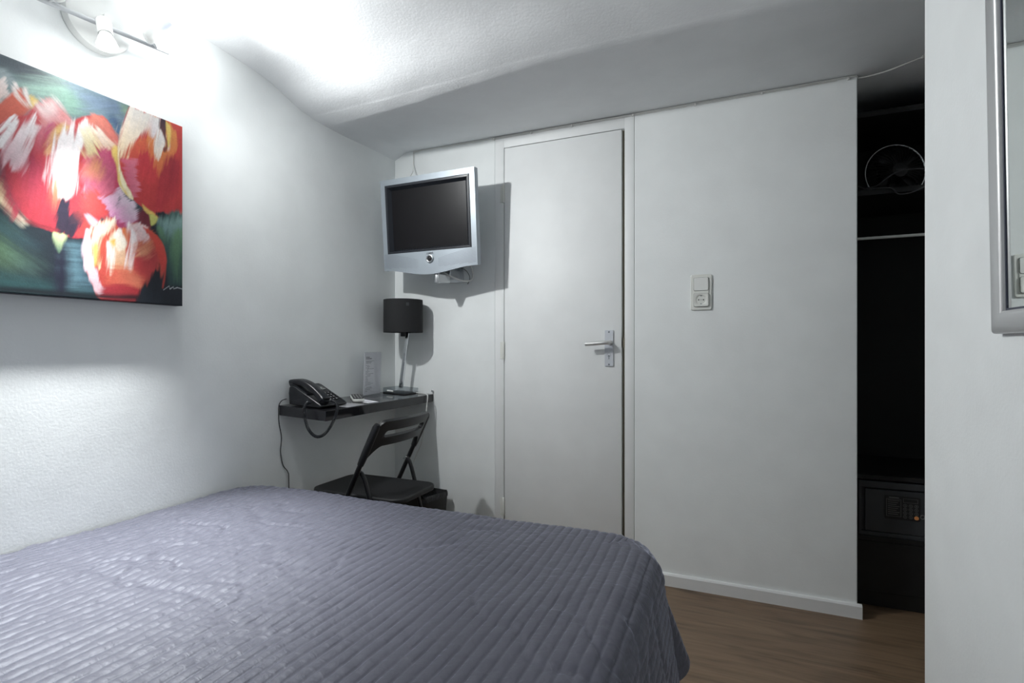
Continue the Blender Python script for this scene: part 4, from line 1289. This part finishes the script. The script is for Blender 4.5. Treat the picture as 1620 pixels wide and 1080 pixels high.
# back housing
bm = new()
Rg = []
for (w_, h0, h1, y) in ((TW - .004, -THt / 2 + .006, THt / 2 - .002, .030), (TW - .03, -THt / 2 + .02, THt / 2 - .02, .045), (TW - .16, -THt / 2 + .08, THt / 2 - .09, .075), (TW - .20, -THt / 2 + .10, THt / 2 - .11, .085)):
    Rg.append([bm.verts.new((a, y, b)) for a, b in rrect(w_, h1 - h0, .012, 4, 0, (h0 + h1) / 2)])
for a, b in zip(Rg, Rg[1:]):
    for k in range(len(a)):
        bm.faces.new((a[k], a[(k + 1) % len(a)], b[(k + 1) % len(a)], b[k]))
bm.faces.new(Rg[0]); bm.faces.new(Rg[-1])
obj('back_housing', bm, 'silver', tvr)
# speaker perforations: rows of little slots in the two lower wings
for side in (-1, 1):
    bm = new()
    for i in range(30):
        x = side * (TW / 2 - .010 - i * .0068)
        f = max(0, 1 - i / 30)
        ztop = wz0 - .012 - .040 * (1 - f) ** 1.3 + .010
        zbot = low(x) + .012 + .020 * (1 - f) ** 1.5
        nrow = 12
        for r in range(nrow):
            z = ztop - r * .0066
            if z < zbot:
                break
            s_ = .0021 * (.45 + .55 * f)
            yy = -.004 - .010 * (1 - (x / (TW / 2)) ** 2) * (wz0 - z) / (wz0 - low(x)) - .002 * (1 - (x / (TW / 2)) ** 2) * (1 - (wz0 - z) / (wz0 - low(x)))
            v_ = [bm.verts.new((x + a * s_, yy - .0006, z + b * .0013)) for a, b in ((-1, -1), (1, -1), (1, 1), (-1, 1))]
            v2 = [bm.verts.new((v.co.x, yy + .004, v.co.z)) for v in v_]
            bm.faces.new(v_)
            for k in range(4):
                bm.faces.new((v_[k], v2[k], v2[(k + 1) % 4], v_[(k + 1) % 4]))
    obj('speaker_grille', bm, 'silver_dark', fr_, smooth=False)
bm = new()
lathe(bm, [(.0115, -.004), (.0175, -.001), (.0195, .004), (.0190, .0065), (.0165, .0075), (.0130, .0055), (.0120, .0), (.0115, -.004)], 36, align((0, -1, 0), (.0105, -.0095, -.181)))
pb = obj('power_ring', bm, 'alu', tvr)
bm = new(); lathe(bm, [(0, 0), (.0126, 0), (.0122, .0035), (.006, .0052), (0, .0055)], 30, align((0, -1, 0), (.0105, -.0105, -.181)))
obj('power_button', bm, 'blackgloss', pb)
me = text_mesh('LOEWE', .0115, .0003)
obj('logo_lettering', me, 'safe', tvr, loc=(.0105, -.0088, -.1545), rot=(PI / 2, 0, 0))
bm = new()
box(bm, .010, .090, .092, .105, -.14, .06, .003)
box(bm, .035, .065, .060, .0945, -.10, .02, .003)
obj('mount_head', bm, 'silver_dark', tvr)

# arm
ta = thing('wall_bracket', 'grey metal wall bracket arm under the television', 'bracket', (.382, 0, 1.42))
bm = new(); box(bm, -.045, .045, -.012, -.0005, -.040, .115, .003)
obj('wall_plate', bm, 'alu', ta)
bm = new(); box(bm, -.030, .030, -.118, -.0125, -.022, .018, .004, 3)
obj('arm', bm, 'alu', ta)
bm = new()
lathe(bm, [(0, -.028), (.0105, -.028), (.0125, -.024), (.0125, .026), (.0105, .030), (0, .030)], 24, Matrix.Translation((-.012, -.172, -.032)))
prism(bm, [(-.024, -.172), (-.0005, -.184), (.030, -.118), (-.030, -.118)], .038, 'z', -.054)
obj('swivel_joint', bm, 'alu', ta, bevel=.002)

# cables round the television
bm = new()
tube(bm, smooth_path([(.123, -.005, 2.099), (.122, -.004, 2.07), (.122, -.005, 2.04), (.128, -.012, 2.01), (.140, -.040, 1.975), (.160, -.09, 1.93), (.19, -.12, 1.88)], 8), .0022, 8)
o = obj('aerial_cable', bm, 'cable_white'); tag(o, 'thin white cable dropping from the ceiling behind the television', 'cable')
bm = new()
tube(bm, smooth_path([(.352, -.105, 1.452), (.372, -.128, 1.425), (.405, -.135, 1.405), (.440, -.118, 1.388), (.465, -.08, 1.378), (.478, -.04, 1.382), (.482, -.012, 1.395), (.480, -.006, 1.430), (.47, -.02, 1.47), (.45, -.05, 1.50)], 8), .0042, 10)
o = obj('power_cord', bm, 'cable_white'); tag(o, 'white power cord looping below the television bracket', 'cord')
bm = new()
tube(bm, smooth_path([(.40, -.10, 1.475), (.425, -.075, 1.455), (.452, -.035, 1.440), (.462, -.010, 1.415), (.462, -.006, 1.390), (.452, -.008, 1.370)], 8), .0016, 8)
o = obj('signal_cable', bm, 'cable_black'); tag(o, 'thin black cable hanging right of the television bracket', 'cable')
bm = new()
tube(bm, smooth_path([(.255, -.155, 1.435), (.285, -.15, 1.420), (.32, -.15, 1.418), (.352, -.15, 1.425)], 6), .0016, 8)
o = obj('signal_cable', bm, 'cable_black'); tag(o, 'thin black cable sagging left of the television bracket', 'cable')

# ------------------------------------------------------------------ cable along the top of the back wall
bm = new()
pts = [(.123, -.0045, 2.0955)] + [(x, -.0045 - .0005 * math.sin(x * 13), 2.0975 + .001 * math.sin(x * 9)) for x in [.16 + k * .06 for k in range(33)]]
pts += [(2.142, -.0045, 2.0970), (2.155, .010, 2.094), (2.20, .004, 2.093), (2.245, -.01, 2.094), (2.29, -.04, 2.0945), (2.34, -.075, 2.0945), (2.42, -.12, 2.095)]
tube(bm, smooth_path(pts, 3), .0026, 8)
tube(bm, smooth_path([(.59, -.0040, 2.0905)] + [(x, -.0040, 2.0915) for x in [.66 + k * .06 for k in range(24)]] + [(2.08, -.004, 2.094)], 3), .0018, 6)
o = obj('ceiling_cable', bm, 'cable_white'); tag(o, 'white cable pinned along the top of the back wall', 'cable')
clip = None
for x in (.60, .80, 1.005, 1.29, 1.555, 1.815, 2.119, 2.335):
    y, z = (-.0055, 2.0945) if x < 2.2 else (-.0735, 2.0955)
    if clip is None:
        bm = new(); box(bm, -.0035, .0035, -.0035, .005, -.0068, .0055, .0012)
        clip = obj('cable_clip', bm, 'cable_white'); c_ = clip
    else:
        c_ = clip.copy(); COL.objects.link(c_)
    c_.location = (x, y, z)
    where = {.60: 'straight above the left edge of the door frame', .80: 'above the left half of the door', 1.005: 'above the right half of the door', 1.29: 'above the right edge of the door frame', 1.555: 'above and just left of the light switch', 1.815: 'halfway between light switch and wall end', 2.119: 'at the right end of the back wall', 2.335: 'on the ceiling in front of the black wardrobe'}[x]
    tag(c_, 'tiny white cable clip ' + where, 'clip', 'clips of the ceiling cable')

# ------------------------------------------------------------------ switch and socket
sw = thing('switch_plate', 'white light switch over a round socket in one plate', 'switch', (1.5795, 0, 1.2830))
bm = new(); prism(bm, rrect(.087, .153, .009, 6), .0075, 'y', -.0075)
pl_ = obj('cover_plate', bm, 'cream_plastic', sw, bevel=.003)
bm = new(); prism(bm, rrect(.0605, .128, .006, 5), .005, 'y', -.0110)
obj('inner_frame', bm, 'cream_plastic', sw, bevel=.0012)
bm = new(); prism(bm, rrect(.0585, .0555, .006, 5, 0, .0345), .0035, 'y', -.0140)
obj('rocker', bm, 'white_plastic', sw, bevel=.0012)
bm = new(); prism(bm, rrect(.0605, .0575, .0065, 5, 0, .0345), .0012, 'y', -.0118)
prism(bm, rrect(.0605, .0575, .0065, 5, 0, -.0330), .0012, 'y', -.0118)
obj('shadow_gap', bm, 'hole', sw)
# socket insert: rounded square with a round well
bm = new()
sq = densify(rrect(.0585, .0555, .006, 6, 0, -.0330), .0028)
n_ = len(sq)
cxs, czs = 0, -.0330
def ringy(pts, y):
    return [bm.verts.new((a, y, b)) for a, b in pts]
def circ(r):
    return [(cxs + r * math.cos(math.atan2(b - czs, a - cxs)), czs + r * math.sin(math.atan2(b - czs, a - cxs))) for a, b in sq]
Rr = [ringy(sq, -.0105), ringy(sq, -.0160), ringy(circ(.0208), -.0163), ringy(circ(.0200), -.0155), ringy(circ(.0192), -.0134)]
for a, b in zip(Rr, Rr[1:]):
    for k in range(n_):
        bm.faces.new((a[k], a[(k + 1) % n_], b[(k + 1) % n_], b[k]))
bm.faces.new(Rr[-1]); bm.faces.new(Rr[0][::-1])
skt = obj('socket', bm, 'cream_plastic', sw, autos=50)
bm = new()
for a, b, r in ((-.0095, -.033, .0028), (.0095, -.033, .0028), (0, -.033, .0016)):
    lathe(bm, [(0, 0), (r, 0), (r, .0006), (0, .0006)], 14, align((0, -1, 0), (a, -.0133, b)))
obj('pin_hole', bm, 'hole', skt)
for z in (-.0158, -.0502):
    bm = new(); box(bm, -.003, .003, -.0152, -.0130, z - .0016, z + .0016)
    obj('earth_clip', bm, 'silver_dark', skt)

M['mirror_edge'] = mat('dark_mirror_edge', (0.03, 0.035, 0.06), 0.3)
# ------------------------------------------------------------------ mirror on the right wall
mr = thing('wall_mirror', 'mirror in a rounded silver frame on the right wall', 'mirror', (XR, -1.522, 1.072), (0, R_(-.85), 0))
# local: wall plane x=0, room towards -x; y along the wall, z up
y0, y1, z0, z1 = -.36, .312, 0.0, .90
FW = .039
sec_ = []
for k in range(13):
    a = PI * k / 12
    sec_.append((FW / 2 - FW / 2 * math.cos(a), -.008 - .012 * math.sin(a) ** .8))
sec_ = [(0, -.0012)] + sec_ + [(FW, -.0012)]
corners = [(y1, z0, -1, 1), (y0, z0, 1, 1), (y0, z1, 1, -1), (y1, z1, -1, -1)]
bm = new()
rr_ = []
for (yy, zz_, dy, dz) in corners:
    rr_.append([bm.verts.new((b, yy + dy * a, zz_ + dz * a)) for a, b in sec_])
for i in range(4):
    a, b = rr_[i], rr_[(i + 1) % 4]
    for k in range(len(a) - 1):
        bm.faces.new((a[k], a[k + 1], b[k + 1], b[k]))
obj('frame', bm, 'frame', mr, autos=40)
bm = new()
for a, b, c, d in ((y0 + FW - .001, y1 - FW + .001, z0 + FW - .001, z0 + FW + .003), (y0 + FW - .001, y1 - FW + .001, z1 - FW - .003, z1 - FW + .001), (y0 + FW - .001, y0 + FW + .003, z0 + FW + .003, z1 - FW - .003), (y1 - FW - .003, y1 - FW + .001, z0 + FW + .003, z1 - FW - .003)):
    box(bm, -.0098, -.0086, a, b, c, d)
obj('inner_edge', bm, 'mirror_edge', mr, smooth=False)
bm = new(); box(bm, -.0085, -.0045, y0 + FW - .002, y1 - FW + .002, z0 + FW - .002, z1 - FW + .002)
obj('mirror_glass', bm, 'mirror', mr, smooth=False)
bm = new(); box(bm, -.0040, -.0012, y0 + .004, y1 - .004, z0 + .004, z1 - .004)
obj('backing', bm, 'black', mr, smooth=False)

# ------------------------------------------------------------------ wardrobe in the recess, with safe and fan
wd = thing('open_wardrobe', 'tall open black wardrobe in the recess right of the wall', 'wardrobe', (2.155, .131, 0))
WXW, WD, WHT = .98, .46, 2.005
def wpart(nm, x0, x1, y0_, y1_, z0_, z1_, m='closet'):
    bm = new(); box(bm, x0, x1, y0_, y1_, z0_, z1_)
    return obj(nm, bm, m, wd, smooth=False, bevel=.001)
wpart('side_panel', 0, .018, 0, WD, .0005, WHT)
wpart('side_panel', WXW - .018, WXW, 0, WD, .0005, WHT)
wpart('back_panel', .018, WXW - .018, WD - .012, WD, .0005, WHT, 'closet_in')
wpart('top_panel', .018, WXW - .018, 0, WD - .012, WHT - .022, WHT)
wpart('plinth', .018, WXW - .018, .004, .022, .0005, .060)
wpart('drawer_front', .018, WXW - .018, 0.0005, .018, .062, .262)
wpart('shelf', .018, WXW - .018, 0, WD - .012, .264, .282)
wpart('shelf', .018, WXW - .018, 0, WD - .012, .512, .530)
wpart('shelf', .018, WXW - .018, .015, WD - .012, 1.668, 1.690)
bm = new()
tube(bm, [(.0182, .07, 1.502), (WXW - .0182, .07, 1.502)], .0058, 14)
obj('clothes_rail', bm, 'white_plastic', wd)['label'] = 'white clothes rail'

sf = thing('hotel_safe', 'charcoal electronic safe with keypad inside the black wardrobe', 'safe', (2.180, .139, .2825))
SW, SHh, SD = .43, .222, .33
bm = new()
box(bm, 0, SW, 0, .02, SHh - .026, SHh)
box(bm, 0, SW, 0, .02, 0, .016)
box(bm, 0, .010, 0, .02, .016, SHh - .026)
box(bm, SW - .010, SW, 0, .02, .016, SHh - .026)
box(bm, 0, SW, .02, SD, 0, SHh)
obj('safe_body', bm, 'safe', sf, smooth=False, bevel=.0015)
bm = new(); box(bm, .023, SW - .013, .001, .0195, .019, SHh - .033)
dr = obj('safe_door', bm, 'safe', sf, smooth=False, bevel=.0015)
bm = new(); prism(bm, rrect(.118, .094, .006, 4, .147, .123), .0022, 'y', -.0012)
kp = obj('keypad', bm, 'safe_dark', dr)
bm = new()
def outline(x0, x1, z0_, z1_, t=.0012):
    for a, b, c, d in ((x0, x1, z0_, z0_ + t), (x0, x1, z1_ - t, z1_), (x0, x0 + t, z0_, z1_), (x1 - t, x1, z0_, z1_)):
        box(bm, a, b, -.0016, -.0011, c, d)
outline(.094, .143, .087, .157)
outline(.150, .198, .146, .162)
box(bm, .103, .136, -.0016, -.0011, .1605, .1645)
for k in range(8):
    z = .150 - k * .0078
    box(bm, .099, .138 - .010 * ((k * 7) % 3) / 2, -.0016, -.0011, z, z + .0022)
obj('keypad_print', bm, 'safe_print', kp, smooth=False)
kk = None
for r in range(4):
    for c in range(3):
        if r == 3 and c == 2:
            continue
        if kk is None:
            bm = new(); lathe(bm, [(.0052, 0), (.0064, 0), (.0064, .0008), (.0052, .0008), (.0052, 0)], 20, align((0, -1, 0)))
            box(bm, -.0012, .0012, -.0007, .0, -.0024, .0024)
            kk = obj('safe_key', bm, 'safe_print', kp, smooth=False); k_ = kk
        else:
            k_ = kk.copy(); COL.objects.link(k_); k_.parent = kp
        k_.location = (.156 + c * .0185, -.0013, .1345 - r * .0150)
bm = new(); lathe(bm, [(0, 0), (.0078, 0), (.0074, .0016), (0, .0020)], 24, align((0, -1, 0), (.1935, -.0012, .0885)))
obj('enter_key', bm, 'orange', kp)['label'] = 'orange key'
bm = new(); lathe(bm, [(.0052, 0), (.0092, 0), (.0088, .003), (.0056, .003), (.0052, 0)], 26, align((0, -1, 0), (.2135, .0012, .0945)))
obj('key_lock', bm, 'safe_print', dr)
bm = new()
prism(bm, rrect(.060, .094, .006, 4, .2515, .123), .0020, 'y', -.0008)
hb = obj('handle_plate', bm, 'safe_dark', dr)
bm = new()
lathe(bm, [(0, 0), (.020, 0), (.019, .014), (.016, .016), (0, .016)], 28, align((0, -1, 0), (.2535, -.0008, .118)))
box(bm, .2505, .2565, -.028, -.014, .100, .136, .002)
obj('turning_knob', bm, 'safe', hb)

fan = thing('desk_fan', 'black desk fan with chrome ring guard on the wardrobe top shelf', 'fan', (2.338, .285, 1.6905), (0, 0, R_(14)))
FR, FC = .116, .085
bm = new()
lathe(bm, [(0, 0), (.085, 0), (.088, .004), (.082, .012), (.03, .018), (0, .018)], 36)
obj('fan_foot', bm, 'black', fan)
def fang(p):
    return Matrix.Translation((0, 0, FC + .012)) @ Matrix.Rotation(R_(0), 4, 'X') @ Vector(p)
bm = new()
tube(bm, [fang((FR * math.cos(2 * PI * k / 64), 0, FR * math.sin(2 * PI * k / 64))) for k in range(64) if FR * math.sin(2 * PI * k / 64) > -.082], .0038, 10)
obj('guard_ring', bm, 'chrome', fan)['label'] = 'chrome ring'
bm = new()
for k in range(40):
    a = 2 * PI * k / 40
    if math.sin(a) * FR < -.082:
        continue
    tube(bm, smooth_path([fang((.028 * math.cos(a), -.040, .028 * math.sin(a))), fang((.075 * math.cos(a), -.034, .075 * math.sin(a))), fang((FR * math.cos(a), -.002, FR * math.sin(a)))], 4), .0011, 5)
obj('wire_guard', bm, 'black', fan)
bm = new(); lathe(bm, [(0, .043), (.020, .0425), (.029, .040), (.029, .037), (0, .037)], 28, Matrix.Translation((0, 0, FC + .012)) @ align((0, -1, 0)))
hubp = obj('badge', bm, 'black', fan)
bm = new(); box(bm, -.018, .018, -.0445, -.0428, FC + .0095, FC + .0145)
obj('badge_print', bm, 'dust', hubp, smooth=False)
for k in range(4):
    bm = new()
    a0 = PI / 2 * k + .5
    pts = []
    for r, da, y in ((.020, 0, -.012), (.05, .05, -.016), (.085, .12, -.018), (.098, .35, -.012), (.095, .62, 0.0), (.06, .75, .008), (.022, .6, .004)):
        pts.append((r * math.cos(a0 + da), y, r * math.sin(a0 + da)))
    vs_ = [bm.verts.new(fang(p)) for p in pts]
    bm.faces.new(vs_)
    b_ = obj('fan_blade', bm, 'black', fan)
    md = b_.modifiers.new('solid', 'SOLIDIFY'); md.thickness = .0015
bm = new(); lathe(bm, [(0, -.075), (.030, -.075), (.046, -.05), (.048, -.02), (.02, .01), (.016, .018), (0, .018)], 28, Matrix.Translation((0, 0, FC + .012)) @ align((0, -1, 0)))
prism(bm, rrect(.03, .03, .006, 3, 0, .030), .075, 'z', .014)
obj('motor_housing', bm, 'black', fan)

bm = new()
tube(bm, smooth_path([(2.19, .175, 1.694), (2.215, .160, 1.700), (2.245, .150, 1.705), (2.275, .146, 1.728), (2.315, .148, 1.752), (2.365, .150, 1.757), (2.42, .15, 1.745), (2.46, .16, 1.70)], 8), .0028, 8)
tube(bm, smooth_path([(2.18, .155, 1.712), (2.196, .150, 1.700), (2.212, .146, 1.6935), (2.235, .150, 1.694), (2.29, .143, 1.688), (2.315, .139, 1.660), (2.36, .140, 1.662), (2.41, .143, 1.684), (2.45, .155, 1.6935)], 8), .0026, 8)
o = obj('fan_cord', bm, 'dust'); tag(o, 'dark cord looped over the wardrobe top shelf beside the fan', 'cord')
